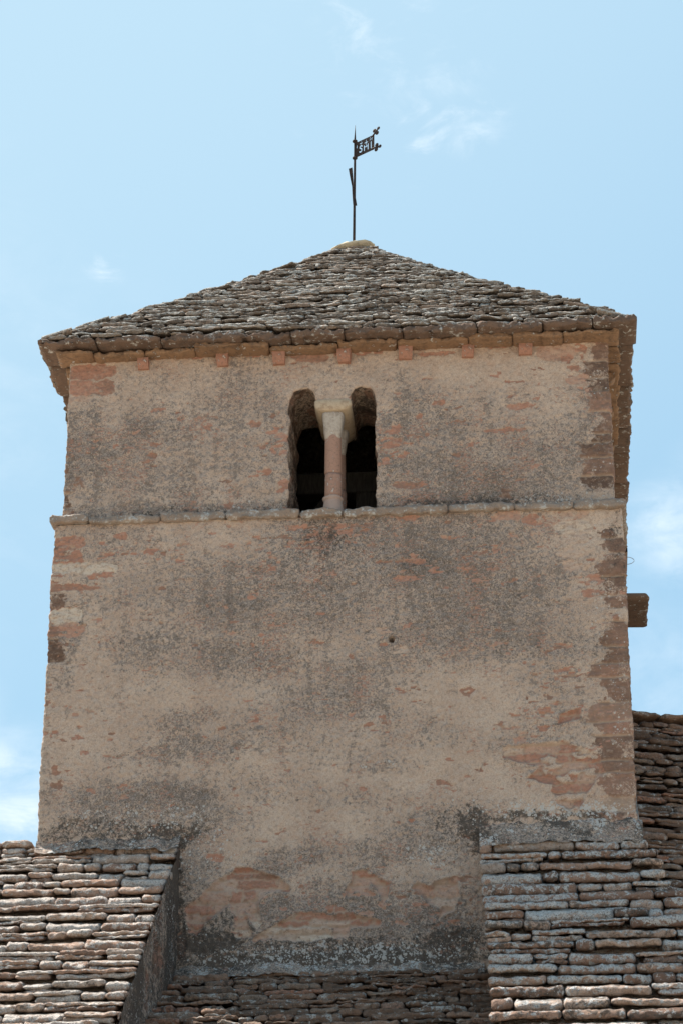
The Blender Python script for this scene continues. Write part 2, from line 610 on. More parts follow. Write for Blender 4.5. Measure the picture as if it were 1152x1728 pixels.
def m_stone(name, a, b, darkc, dk=0.4, lichen=0.0, sc=1.0, bump=0.6):
    m, t = mat(name)
    co = t.n('ShaderNodeTexCoord').outputs['Object']
    geo = t.n('ShaderNodeNewGeometry')
    r = geo.outputs['Random Per Island']
    n1 = t.noise(co, 5 * sc, 6, 0.62)
    n2 = t.noise(co, 22 * sc, 7, 0.68)
    n3 = t.noise(co, 75 * sc, 4, 0.65)
    c = t.mix(t.math('ADD', t.math('MULTIPLY', n1, 0.7), t.math('MULTIPLY', r, 0.3)), a, b)
    c = t.mix(t.math('MULTIPLY', t.ss(t.math('ADD', n2, t.math('MULTIPLY', n1, 0.5)), 0.85 - 0.25 * dk, 1.0), 0.8), c, darkc)
    c = t.mix(t.math('MULTIPLY', t.ss(n3, 0.55, 0.7), 0.45), c, darkc)
    if lichen:
        l1 = t.ss(t.math('ADD', n2, t.math('MULTIPLY', t.noise(co, 9, 4, 0.6), 0.6)), 0.98 - 0.28 * lichen, 1.02)
        c = t.mix(t.math('MULTIPLY', l1, 0.85), c, t.mix(n3, (0.40, 0.40, 0.385), (0.58, 0.575, 0.55)))
    h = t.math('ADD', t.math('MULTIPLY', n2, 0.9), t.math('MULTIPLY', n3, 0.4))
    t.finish(c, 0.93, t.bump(h, bump, 0.015), spec=0.15)
    return m


def m_simple(name, a, b, sc, rough, metallic=0.0, stretch=(1, 1, 1)):
    m, t = mat(name)
    co = t.n('ShaderNodeTexCoord').outputs['Object']
    n1 = t.noise(t.scale(co, stretch), sc, 7, 0.65)
    t.finish(t.mix(t.ss(n1, 0.35, 0.65), a, b), rough, t.bump(n1, 0.4, 0.006), metallic)
    return m


M_WALL = m_wall()
PINK = [(0.0, (0.20, 0.122, 0.09)), (0.3, (0.33, 0.205, 0.150)), (0.55, (0.42, 0.280, 0.212)), (0.8, (0.46, 0.335, 0.265)), (1.0, (0.37, 0.305, 0.265))]
BROWN = [(0.0, (0.135, 0.085, 0.06)), (0.35, (0.22, 0.14, 0.10)), (0.6, (0.30, 0.19, 0.135)), (0.82, (0.27, 0.205, 0.16)), (1.0, (0.36, 0.18, 0.12))]
GREYB = [(0.0, (0.13, 0.10, 0.08)), (0.35, (0.21, 0.165, 0.13)), (0.6, (0.26, 0.21, 0.17)), (0.85, (0.30, 0.22, 0.17)), (1.0, (0.35, 0.30, 0.25))]
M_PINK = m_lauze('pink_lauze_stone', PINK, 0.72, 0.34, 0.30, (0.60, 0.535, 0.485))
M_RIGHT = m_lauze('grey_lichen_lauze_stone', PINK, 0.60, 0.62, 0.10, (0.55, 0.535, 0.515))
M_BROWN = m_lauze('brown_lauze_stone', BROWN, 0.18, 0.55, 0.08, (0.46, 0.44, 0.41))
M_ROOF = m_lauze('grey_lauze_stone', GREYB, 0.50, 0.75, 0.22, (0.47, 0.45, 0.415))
M_EAVE = m_stone('brown_eave_stone', (0.105, 0.072, 0.055), (0.175, 0.115, 0.086), (0.050, 0.040, 0.034), 0.75, 0.42)
M_OCHRE = m_stone('ochre_sandstone', (0.19, 0.112, 0.068), (0.30, 0.19, 0.118), (0.075, 0.052, 0.040), 0.9, 0.25)
M_RED = m_stone('red_sandstone', (0.27, 0.135, 0.095), (0.36, 0.195, 0.14), (0.13, 0.08, 0.062), 0.6, 0.15, sc=1.5, bump=0.35)
M_SHAFT = m_stone('pink_sandstone', (0.295, 0.175, 0.13), (0.355, 0.22, 0.168), (0.15, 0.10, 0.08), 0.45, 0.15, sc=1.6, bump=0.4)
M_CREAM = m_stone('cream_limestone', (0.38, 0.30, 0.215), (0.47, 0.38, 0.285), (0.22, 0.145, 0.095), 0.6, bump=0.6)
M_PALE = m_stone('pale_limestone', (0.35, 0.305, 0.26), (0.45, 0.395, 0.345), (0.19, 0.15, 0.125), 0.75, 0.2, sc=1.5)
M_BASE = m_stone('lichened_pink_stone', (0.36, 0.24, 0.19), (0.42, 0.32, 0.27), (0.20, 0.16, 0.14), 0.4, 0.35)
M_LEDGE = m_stone('lichened_ledge_stone', (0.24, 0.175, 0.135), (0.33, 0.26, 0.21), (0.085, 0.07, 0.06), 0.9, 0.72, sc=1.6, bump=.9)
M_CAP = m_stone('cream_cap_stone', (0.40, 0.335, 0.235), (0.50, 0.43, 0.32), (0.19, 0.15, 0.10), 0.5, 0.25)
M_MORT = m_stone('grey_lichened_mortar', (0.22, 0.19, 0.165), (0.29, 0.26, 0.23), (0.075, 0.066, 0.058), 1.1, 0.62, sc=1.7, bump=.9)
M_IRON = m_simple('rusted_wrought_iron', (0.018, 0.014, 0.013), (0.045, 0.028, 0.024), 30, 0.8, 0.0)
M_WOOD = m_simple('old_oak', (0.030, 0.026, 0.022), (0.055, 0.047, 0.040), 8, 0.9, 0, (6, 6, 1))
M_WIRE = m_simple('grey_wire', (0.12, 0.12, 0.12), (0.2, 0.2, 0.2), 20, 0.6, 0.2)
M_GRASS = m_simple('pale_gravel_and_dry_grass', (0.33, 0.275, 0.21), (0.40, 0.34, 0.265), 0.4, 0.98)

# ------------------------------------------------------------------ ground
GZ = -12.6
g = 4000.0
gnd = mesh_obj('ground', [(-g, -g, GZ), (g, -g, GZ), (g, g, GZ), (-g, g, GZ)], [(0, 1, 2, 3)], M_GRASS, None, False)
tag(gnd, kind='structure')


# ------------------------------------------------------------------ the tower's walls
def courses(a, z, seed, hmin, hmax, lmin, lmax):
    """rubble courses -> per-point stone id hash (0..1), second hash, distance to the joint"""
    rng = np.random.RandomState(seed)
    zb = [z.min() - 1]
    while zb[-1] < z.max() + 1:
        zb.append(zb[-1] + rng.uniform(hmin, hmax))
    zb = np.array(zb)
    row = np.clip(np.searchsorted(zb, z) - 1, 0, len(zb) - 2)
    dv = np.minimum(z - zb[row], zb[row + 1] - z)
    h1 = np.zeros_like(z)
    h2 = np.zeros_like(z)
    dist = np.zeros_like(z)
    lo, hi = a.min() - 1, a.max() + 1
    for r in np.unique(row):
        k = np.where(row == r)[0]
        ab = [lo - rng.uniform(0, lmax)]
        while ab[-1] < hi:
            ab.append(ab[-1] + rng.uniform(lmin, lmax))
        ab = np.array(ab)
        c = np.clip(np.searchsorted(ab, a[k]) - 1, 0, len(ab) - 2)
        dh = np.minimum(a[k] - ab[c], ab[c + 1] - a[k])
        h1[k] = rng.uniform(0, 1, len(ab))[c]
        h2[k] = rng.uniform(0, 1, len(ab))[c]
        dist[k] = np.minimum(dv[k], dh)
    return h1, h2, dist


def poly_sdf(x, z, poly):
    """signed distance, negative inside"""
    d = np.full(x.shape, 1e9)
    inside = np.zeros(x.shape, bool)
    n = len(poly)
    for i in range(n):
        x0, z0 = poly[i]
        x1, z1 = poly[(i + 1) % n]
        ex, ez = x1 - x0, z1 - z0
        t = np.clip(((x - x0) * ex + (z - z0) * ez) / (ex * ex + ez * ez + 1e-12), 0, 1)
        d = np.minimum(d, np.hypot(x - x0 - t * ex, z - z0 - t * ez))
        c = (z0 > z) != (z1 > z)
        xi = x0 + (z - z0) * ex / (ez if abs(ez) > 1e-9 else 1e-9)
        inside ^= c & (x < xi)
    return np.where(inside, -d, d)


PXM = 0.00606   # metres of wall per photo pixel


def blobs(x, z, lst, Y, soft=0.75):
    out = np.zeros_like(x)
    for (px, py, rx, ry, wgt) in lst:
        cx, cz = wp(px, py, Y)
        q = np.sqrt(((x - cx) / (rx * PXM)) ** 2 + ((z - cz) / (ry * PXM * 1.12)) ** 2)
        out = np.maximum(out, wgt * sst(q, 1.0 + soft * .45, 1.0 - soft * .75))
    return out


LOW = dict(
    grey=[(580, 940, 230, 110, 1.05), (580, 960, 360, 120, .85), (280, 1090, 170, 38, .42), (770, 1010, 260, 150, .70), (600, 1230, 190, 60, .55), (330, 1262, 120, 26, .6), (300, 1215, 60, 25, .6),
          (430, 1335, 150, 40, .5), (640, 1285, 70, 25, .8), (650, 1350, 130, 25, .7), (950, 1130, 130, 130, .6), (740, 1395, 90, 60, .8), (250, 1370, 180, 55, .9),
          (105, 1090, 40, 90, .8), (560, 1565, 270, 70, .9), (320, 1480, 60, 90, .7), (490, 1450, 80, 20, .7), (200, 960, 140, 70, .55), (430, 1110, 140, 50, .6),
          (560, 1120, 120, 80, .5), (920, 1250, 90, 60, .5), (620, 1440, 140, 30, .5)],
    dark=[(262, 1404, 112, 16, .66), (150, 1402, 110, 24, .55), (802, 1400, 26, 40, .75), (560, 1620, 290, 18, 1.0), (560, 1604, 290, 22, .58), (350, 1590, 70, 25, .8), (760, 1590, 60, 30, .7), (300, 1570, 26, 90, .72), (296, 1450, 16, 60, .7),
          (930, 1380, 140, 8, .72), (365, 1560, 70, 40, .52), (640, 1283, 60, 9, .25), (300, 1213, 36, 22, .2), (760, 1392, 30, 30, .45), (480, 1345, 50, 9, .25), (590, 1352, 40, 8, .22),
          (500, 1455, 50, 9, .25), (540, 935, 50, 90, .30), (590, 1010, 150, 120, .16), (470, 960, 60, 90, .16), (230, 1075, 60, 20, .15), (950, 930, 20, 90, .12), (400, 1310, 30, 15, .22), (1045, 910, 20, 60, .45), (1020, 1060, 45, 90, .12), (690, 1450, 40, 12, .2), (180, 1265, 60, 9, .2)],
    crust=[(560, 1612, 280, 22, .80), (725, 1440, 45, 26, .60), (340, 1440, 70, 60, .5), (240, 1383, 170, 28, .62), (950, 1370, 140, 16, .85), (640, 1286, 50, 8, .55),
           (330, 1560, 60, 50, .4), (1020, 1040, 40, 110, .42), (1050, 1180, 24, 120, .5), (1030, 890, 40, 30, .45), (560, 960, 200, 80, .3), (1060, 1330, 20, 60, .4), (800, 1360, 80, 40, .45), (780, 1580, 50, 40, .4)],
    chips=[(560, 905, 170, 60, .85), (800, 930, 170, 60, .6), (950, 1160, 70, 70, .7), (920, 1230, 80, 60, .8), (960, 1110, 60, 40, .7), (690, 950, 60, 40, .7), (110, 1250, 40, 90, .6), (140, 1000, 60, 60, .5),
           (600, 1530, 120, 50, .85), (560, 1500, 240, 60, .45), (780, 1560, 60, 40, .6), (330, 930, 200, 40, .35), (560, 1180, 420, 200, .12)],
    stones=[(674, 1092, 15, 11, .86), (690, 1108, 10, 6, .84), (648, 1062, 9, 5, .8), (118, 915, 26, 11, .60), (116, 942, 24, 17, .55), (135, 958, 58, 9, .95), (170, 960, 30, 9, .98), (120, 992, 46, 6, .50), (170, 970, 24, 5, .58), (112, 1042, 28, 14, .97), (120, 1064, 22, 9, .68),
            (75, 1165, 10, 10, .45), (72, 1190, 8, 8, .45), (95, 1242, 9, 8, .55), (133, 1246, 9, 4, .58), (143, 1268, 7, 4, .6), (100, 1300, 12, 8, .5), (96, 1325, 9, 7, .45), (156, 1334, 10, 3, .6),
            (255, 932, 14, 6, .56), (202, 904, 13, 5, .62), (429, 1002, 11, 6, .66), (440, 1068, 6, 3, .6), (335, 888, 12, 6, .72), (525, 900, 16, 6, .62), (575, 893, 24, 7, .58), (690, 870, 20, 7, .62), (860, 872, 20, 8, .68), (902, 876, 18, 9, .58),
            (557, 966, 9, 5, .64), (698, 948, 16, 7, .56), (735, 962, 12, 5, .58), (790, 1168, 10, 5, .5), (745, 1323, 9, 4, .55), (760, 1324, 7, 3, .58), (610, 1333, 6, 3, .6), (686, 1055, 8, 3, .62), (645, 1090, 7, 3, .6),
            (966, 868, 24, 8, .80), (966, 888, 28, 11, .92), (974, 908, 18, 9, .86), (968, 932, 26, 8, .85), (970, 953, 24, 8, .84), (995, 975, 22, 8, .66), (995, 998, 18, 7, .6), (365, 1446, 14, 6, .60), (300, 1600, 12, 20, .45), (890, 1275, 30, 4, .88)],
    polys=[([(313, 1531), (338, 1513), (360, 1490), (381, 1478), (401, 1463), (423, 1463), (441, 1470), (464, 1475), (489, 1495), (486, 1505), (466, 1505), (446, 1510), (438, 1526), (443, 1556), (434, 1571), (421, 1551), (415, 1536),
             (426, 1580), (398, 1586), (391, 1571), (396, 1551), (386, 1526), (366, 1541), (348, 1556), (333, 1578), (318, 1576)], None),
           ([(426, 1584), (466, 1561), (501, 1541), (537, 1541), (587, 1542), (641, 1552), (641, 1563), (592, 1565), (589, 1584), (563, 1584), (563, 1567), (475, 1568), (472, 1583), (428, 1591)], None),
           ([(592, 1469), (610, 1466), (628, 1474), (656, 1492), (655, 1513), (644, 1534), (641, 1508), (623, 1490), (621, 1511), (600, 1505), (587, 1518), (579, 1505), (592, 1490)], .66),
           ([(692, 1498), (706, 1491), (722, 1498), (738, 1486), (768, 1479), (772, 1513), (766, 1537), (739, 1550), (743, 1534), (722, 1526), (706, 1505)], .78),
           ([(848, 1259), (950, 1250), (1012, 1272), (1019, 1303), (991, 1337), (971, 1378), (961, 1371), (930, 1350), (933, 1323), (886, 1315), (910, 1293), (848, 1279)], None),
           ([(945, 1205), (975, 1195), (982, 1212), (940, 1224)], .55),
           ([(425, 1583), (478, 1568), (558, 1566), (562, 1583), (520, 1590)], .86)],
    hole=(660, 1079, 4.6), quoin=(1.0, 0.34))
UPP = dict(
    grey=[(330, 770, 230, 95, .85), (800, 760, 270, 110, .75), (560, 850, 480, 16, 1.0), (420, 730, 90, 120, .7), (700, 740, 60, 110, .75), (1000, 740, 40, 110, .8), (140, 760, 50, 100, .7)],
    dark=[(350, 866, 190, 9, .50), (750, 850, 250, 8, .48), (1010, 640, 16, 60, .30), (1015, 770, 30, 80, .18), (880, 560, 1, 1, .1)],
    crust=[(420, 848, 60, 14, .5), (960, 840, 100, 16, .6), (1000, 650, 30, 60, .4), (1010, 780, 25, 70, .42)],
    chips=[(240, 760, 160, 80, .62), (460, 760, 50, 100, .95), (515, 640, 50, 40, .8), (600, 640, 50, 30, .7), (665, 760, 60, 100, .95), (760, 720, 120, 80, .7), (860, 780, 120, 80, .55), (830, 690, 120, 60, .45), (920, 610, 80, 40, .5), (560, 605, 200, 14, .5), (150, 830, 80, 40, .5)],
    stones=[(327, 603, 22, 4, .60), (428, 597, 16, 5, .56), (500, 601, 14, 8, .52), (612, 593, 16, 6, .60), (645, 592, 14, 6, .56), (735, 598, 32, 4, .54), (838, 583, 22, 4, .60), (262, 606, 10, 4, .58), (925, 575, 12, 5, .62), (150, 628, 48, 13, .56), (138, 655, 27, 14, .60), (176, 653, 20, 13, .52), (130, 673, 30, 5, .82), (527, 603, 30, 9, .50), (730, 598, 26, 4, .56), (705, 592, 10, 5, .8), (430, 716, 14, 6, .52), (350, 718, 7, 7, .58), (265, 693, 13, 3, .58),
            (425, 799, 18, 6, .52), (450, 797, 10, 6, .55), (476, 740, 14, 8, .62), (468, 758, 14, 8, .62), (480, 820, 10, 10, .58), (386, 851, 10, 5, .5), (458, 728, 14, 6, .6),
            (935, 592, 36, 16, .74), (978, 588, 10, 9, .60), (962, 604, 20, 8, .60), (968, 622, 14, 7, .56), (972, 640, 20, 10, .70), (985, 656, 18, 4, .62), (965, 631, 10, 4, .86), (740, 678, 12, 7, .56), (706, 704, 8, 5, .56), (866, 645, 16, 3, .56), (838, 633, 8, 5, .58), (880, 686, 26, 5, .6), (907, 673, 6, 3, .58), (850, 726, 34, 3, .58),
            (660, 725, 16, 8, .58), (660, 748, 18, 9, .56), (785, 750, 12, 4, .58), (855, 833, 14, 9, .36), (690, 818, 30, 6, .5), (650, 780, 10, 8, .6), (565, 588, 6, 12, .6), (540, 590, 14, 5, .85)],
    polys=[], hole=None, quoin=(1.0, 0.25))


def wall_fields(P, face, a, Y, R, xl, xr):
    """P base points; face 0 front .. ; returns displacement and attributes"""
    x, z = P[:, 0], P[:, 2]
    fr = (face == 0)
    frf = fr.astype(float)
    # domain warp
    wx = fbm(P, 5.0, 3, 70) * .03 + fbm(P, 22.0, 3, 71) * .022
    wz = fbm(P, 5.0, 3, 72) * .022 + fbm(P, 22.0, 3, 73) * .016
    big = fbm(P, (0.7, .7, 1.1), 4, 75)
    band = fbm(P, (1.1, 1.1, 3.6), 4, 76)
    X, Z = x + wx, z + wz
    grey = np.where(fr, blobs(X + wx * 2, Z + wz * 2, R['grey'], Y), 0.45)
    grey = np.clip(grey * .85 + .22 + .34 * big + .20 * band, 0, 1.2)
    dark = np.where(fr, blobs(X + wx * 2, Z + wz, R['dark'], Y), .05) + .20 * np.clip(band - .12, 0, 1) * grey
    crust = np.where(fr, blobs(X + wx * 2, Z + wz, R['crust'], Y), .2) + .14 * np.clip(big, 0, 1)
    # rubble
    h1, h2, dist = courses(a + wx * 1.2, z + wz * .9, 11, .055, .125, .12, .40)
    joint = 1 - sst(dist, .003, .016)
    tint = .50 + .30 * (h1 - .5)
    tint = np.where(h2 > .80, .80 + .18 * h1, tint)
    tint = np.where(h2 < .10, .34, tint)
    stone = np.zeros_like(x)
    # chipped places where the render has come off the stones
    chipw = np.where(fr, blobs(X, Z, R['chips'], Y, 1.0), .3)
    cn = fbm(P, (6.5, 6.5, 17), 3, 80) + .45 * fbm(P, (20, 20, 44), 2, 83)
    chip = sst(cn + chipw * .62 - joint * .35, .86, 1.06)
    stone = np.maximum(stone, chip)
    tint = np.where(chip > .2, .44 + .26 * h1, tint)
    brk = sst(fbm(P, (12, 12, 26), 3, 84), -.55, -.12)
    for (px, py, rx, ry, tn) in R['stones']:
        cx, cz = wp(px, py, Y)
        q = (np.abs((X - cx) / (rx * PXM)) ** 2.6 + np.abs((Z - cz) / (ry * PXM * 1.12)) ** 2.6) ** (1 / 2.6)
        s = sst(q, 1.12, .86) * frf
        s = s * brk if rx < 25 else s
        stone = np.maximum(stone, s)
        tint = np.where(s > .05, tn + .06 * (h1 - .5), tint)
        joint = np.where((s > .05) & (q < 1.1), sst(q, .93, 1.05), joint)
    pdeep = np.zeros_like(x)
    lip = np.zeros_like(x)
    for poly, tn in R['polys']:
        pw = [wp(px, py, Y) for px, py in poly]
        k = np.where(fr & (X > min(p[0] for p in pw) - .15) & (X < max(p[0] for p in pw) + .15)
                     & (Z > min(p[1] for p in pw) - .15) & (Z < max(p[1] for p in pw) + .15))[0]
        d = poly_sdf(x[k] + wx[k] * .5, z[k] + wz[k] * .5, pw)
        s = sst(d, .012, -.010)
        low_ = pw[0][1] < -3.4
        s = s * ((.7 if low_ else .25) + (.3 if low_ else .75) * sst(fbm(P[k], (7, 7, 13), 4, 86), -.50, -.12))
        lip[k] = np.maximum(lip[k], np.exp(-((d - .012) / .012) ** 2))
        stone[k] = np.maximum(stone[k], s)
        pdeep[k] = np.maximum(pdeep[k], sst(d, .006, -.03))
        if tn is None:
            tint[k] = np.where((s > .1) & (h2[k] < .72), .50 + .30 * h1[k], tint[k])
        if tn is not None:
            tint[k] = np.where(s > .1, tn + .16 * (h1[k] - .5), tint[k])
    dark *= 1 - .75 * pdeep
    crust *= 1 - .7 * pdeep
    grey *= 1 - .8 * pdeep
    # dressed corner stones
    q1, q2, qd = courses(np.zeros_like(z), z + wz * .35 + .01 * (face % 2), 23, .10, .26, .5, .9)
    qi, _, _ = courses(np.zeros_like(z), z + wz * .35 + .01 * (face % 2), 23, .10, .26, .5, .9)
    dr = np.where(fr, xr - x, np.where(face == 1, P[:, 1] - Y, 9))
    dl = np.where(fr, x - xl, np.where(face == 3, P[:, 1] - Y, 9))
    quo = np.zeros_like(x)
    for dd, strg, lmin, lvar, sgn in ((dr, R['quoin'][0], .15, .25, 0), (dl, R['quoin'][1], .05, .12, .37)):
        ln = lmin + lvar * np.mod(q1 * 7.3 + sgn, 1.0)
        on = sst(strg - np.mod(q2 * 3.1 + sgn, 1.0) + .35 * fbm(P, 4.0, 3, 90), -.05, .12)
        s = sst(ln - dd + wx * 2.2 + .02, -.08, .08) * on
        quo = np.maximum(quo, s)
    qj = 1 - sst(qd, .004, .016)
    qt = .22 + .20 * q2 + .10 * fbm(P, 3.0, 2, 91)
    quo = quo * (.52 + .48 * sst(fbm(P, (5., 5., 8.), 4, 93), -.35, .15))
    qmask = (quo > stone) & (stone < .4)
    tint = np.where(qmask, qt, tint)
    joint = np.where(qmask, qj, joint)
    stone = np.maximum(stone, quo)
    # relief, metres outward
    n_lo = fbm(P, 1.3, 3, 100)
    n_mid = fbm(P, 9.0, 3, 101)
    n_hi = fbm(P, 38.0, 3, 102)
    disp = .012 * n_lo + .005 * n_mid + .0075 * n_hi * (0.5 + grey)
    face_off = -.006 - .024 * pdeep + .012 * (h2 - .5) * pdeep + .006 * fbm(P, (14, 14, 30), 2, 103)
    disp += .008 * lip * (1 - pdeep)
    disp += stone * (face_off - .010 * joint)
    disp += quo * (.004 + .016 * (q2 - .5) - .012 * qj)
    if R['hole']:
        hx, hz = wp(R['hole'][0], R['hole'][1], Y)
        q = np.hypot(x - hx, (z - hz)) / (R['hole'][2] * PXM)
        hm = sst(q, 1.15, .75) * frf
        disp -= .10 * hm
        dark = np.maximum(dark, hm * .5)
    return disp, dict(grey=grey, dark=dark, crust=np.clip(crust, 0, 1), stone=stone, tint=np.clip(tint, 0, 1), joint=joint)


def ring_samples(x0, x1, y0, y1, step, rc):
    """perimeter points, normals, face id, coordinate along the face"""
    pts, nrm, fid, al = [], [], [], []

    def line(ax, ay, bx, by, ss_, nx, ny, f):
        for s in ss_:
            pts.append((ax + (bx - ax) * s, ay + (by - ay) * s))
            nrm.append((nx, ny))
            fid.append(f)
            al.append((ax + (bx - ax) * s) + (ay + (by - ay) * s) * (1 if f % 2 else 0) + f * 7.7)

    def corner(cx, cy, a0, f):
        for k in range(1, 5):
            a = a0 + math.pi / 2 * k / 5
            pts.append((cx + rc * math.cos(a), cy + rc * math.sin(a)))
            nrm.append((math.cos(a), math.sin(a)))
            ff = f if k <= 2 else (f + 1) % 4
            fid.append(ff)
            al.append((cx + cy * (1 if ff % 2 else 0)) + ff * 7.7)
    W, D = x1 - x0 - 2 * rc, y1 - y0 - 2 * rc
    fine = np.arange(0, .36, .016)
    side = np.concatenate([fine / D, np.linspace(.36 / D, 1, 44)])
    fr = np.linspace(0, 1, int(W / step) + 1)
    line(x0 + rc, y0, x1 - rc, y0, fr, 0, -1, 0)
    corner(x1 - rc, y0 + rc, -math.pi / 2, 0)
    line(x1, y0 + rc, x1, y1 - rc, side, 1, 0, 1)
    corner(x1 - rc, y1 - rc, 0, 1)
    line(x1 - rc, y1, x0 + rc, y1, np.linspace(0, 1, 50), 0, 1, 2)
    corner(x0 + rc, y1 - rc, math.pi / 2, 2)
    line(x0, y1 - rc, x0, y0 + rc, 1 - side[::-1], -1, 0, 3)
    corner(x0 + rc, y0 + rc, math.pi, 3)
    return np.array(pts), np.array(nrm), np.array(fid), np.array(al)


def ring_wall(name, parent, x0, x1, y0, y1, zs, step, R, opening=None, depth=0.8):
    pts, nrm, fid, al = ring_samples(x0, x1, y0, y1, step, .022)
    nc, nr = len(pts), len(zs)
    P = np.zeros((nr, nc, 3))
    P[:, :, 0] = pts[:, 0]
    P[:, :, 1] = pts[:, 1]
    P[:, :, 2] = zs[:, None]
    P = P.reshape(-1, 3)
    N = np.tile(np.c_[nrm, np.zeros(nc)], (nr, 1))
    F = np.tile(fid, nr)
    A = np.tile(al, nr)
    disp, at = wall_fields(P, F, A, y0, R, x0, x1)
    ii, jj = np.meshgrid(np.arange(nr - 1), np.arange(nc), indexing='ij')
    jn = (jj + 1) % nc
    Q = np.stack([ii * nc + jj, ii * nc + jn, (ii + 1) * nc + jn, (ii + 1) * nc + jj], -1).reshape(-1, 4)
    V = P + N * disp[:, None]
    if opening is not None:
        d = np.full(len(P), 9.0)
        k = np.where((F == 0) & (np.abs(P[:, 0]) < 1.2))[0]
        d[k] = opening(P[k, 0], P[k, 2])
        keep = (d[Q] > 0).sum(1) >= 2
        # the vertices of the rim move onto the outline
        used_out = np.zeros(len(P), bool)
        Qk = Q[keep]
        e = .002
        inn = np.unique(Qk.ravel())
        rim = inn[(d[inn] < step * 1.1)]
        cnt = np.bincount(Q.ravel(), minlength=len(P))
        cntk = np.bincount(Qk.ravel(), minlength=len(P))
        rim = inn[cntk[inn] < cnt[inn]]
        rim = rim[np.abs(d[rim]) < .1]
        rx, rz = P[rim, 0], P[rim, 2]
        for _ in range(3):
            d0 = opening(rx, rz)
            gx = (opening(rx + e, rz) - opening(rx - e, rz)) / (2 * e)
            gz = (opening(rx, rz + e) - opening(rx, rz - e)) / (2 * e)
            gl = np.maximum(gx * gx + gz * gz, .3)
            rx = rx - d0 * gx / gl
            rz = rz - d0 * gz / gl
        V[rim, 0], V[rim, 2] = rx, rz
        V[rim, 1] += .012                  # worn arris
        # reveal: rim edges of kept quads not shared by two kept quads
        E = np.concatenate([Qk[:, [0, 1]], Qk[:, [1, 2]], Qk[:, [2, 3]], Qk[:, [3, 0]]])
        Es = np.sort(E, 1)
        key = Es[:, 0].astype(np.int64) * len(P) + Es[:, 1]
        u, idx, c = np.unique(key, return_index=True, return_counts=True)
        be = E[idx[c == 1]]
        rimset = np.zeros(len(P), bool)
        rimset[rim] = True
        be = be[rimset[be[:, 0]] & rimset[be[:, 1]]]
        vid = np.unique(be.ravel())
        mp = {v: i for i, v in enumerate(vid)}
        layers = np.concatenate([[0.015], np.linspace(.05, depth, 26)])
        nb = len(P)
        newV, base = [], V[vid]
        for ly in layers:
            L = base.copy()
            L[:, 1] = base[:, 1] + ly
            nn = fbm(L, 9.0, 3, 140) * .014 * min(1, ly * 8)
            cx = (base[:, 0] - (-.05))
            L[:, 0] += nn * np.sign(cx)
            L[:, 2] += fbm(L, 9.0, 3, 150) * .014 * min(1, ly * 8) * (base[:, 2] > 1.0)
            newV.append(L)
        rQ = []
        for a_, b_ in be:
            i, j = mp[a_], mp[b_]
            prev = (a_, b_)
            for l in range(len(layers)):
                cur = (nb + l * len(vid) + i, nb + l * len(vid) + j)
                rQ.append((prev[1], prev[0], cur[0], cur[1]))
                prev = cur
        NV = np.concatenate(newV)
        hr1, hr2, rd = courses(NV[:, 1] * 1.0 + fbm(NV, 6., 2, 160) * .03, NV[:, 2] + .4 * NV[:, 0] + fbm(NV, 6., 2, 161) * .03, 77, .07, .13, .14, .3)
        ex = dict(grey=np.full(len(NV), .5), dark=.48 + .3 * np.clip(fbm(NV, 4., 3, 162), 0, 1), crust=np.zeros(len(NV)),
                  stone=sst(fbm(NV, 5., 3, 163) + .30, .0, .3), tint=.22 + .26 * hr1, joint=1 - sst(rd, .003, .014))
        V = np.concatenate([V, NV])
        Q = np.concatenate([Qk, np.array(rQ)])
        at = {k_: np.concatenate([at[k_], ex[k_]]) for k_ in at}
    # drop unused vertices
    used = np.unique(Q.ravel())
    remap = np.full(len(V), -1)
    remap[used] = np.arange(len(used))
    return quad_grid_obj(name, V[used], remap[Q], M_WALL, parent, {k_: v_[used] for k_, v_ in at.items()})


tower = empty('bell_tower', (0, 0, 0))
tag(tower, 'tall square rubble and render bell tower with twin arched opening and pyramid stone roof', 'bell tower')
STEP = 0.0118
zlow = np.concatenate([np.linspace(GZ - .1, -5.2, 40)[:-1], np.arange(-5.2, .04, STEP)])
ring_wall('lower_wall', tower, -2.8, 2.8, 0.0, 5.6, zlow, STEP, LOW)


def opening_sdf(x, z):
    P = np.stack([x, np.zeros_like(x), z], -1)
    nx = fbm(P, 7.0, 2, 120) * .016 + fbm(P, 24.0, 2, 121) * .007
    nzz = fbm(P, 7.0, 2, 122) * .014 + fbm(P, 24.0, 2, 123) * .007
    x = x + nx
    z = z + nzz

    def rect(a, b, c, d):
        qx = np.maximum(a - x, x - b)
        qz = np.maximum(c - z, z - d)
        return np.where((qx > 0) & (qz > 0), np.hypot(qx, qz), np.maximum(qx, qz))
    low = rect(-.480, .385, .03, 1.36)
    la = np.minimum(rect(-.484, -.205, 1.2, 1.37), np.hypot(x + .345, (z - 1.37) * .86) - .139)
    ra = np.minimum(rect(.128, .388, 1.2, 1.385), np.hypot(x - .258, (z - 1.385) * .84) - .130)
    return np.minimum(np.minimum(low, la), ra)


zup = np.arange(.0, 1.99, STEP)
ring_wall('upper_wall', tower, -2.745, 2.738, .08, 5.52, zup, STEP, UPP, opening_sdf, .85)

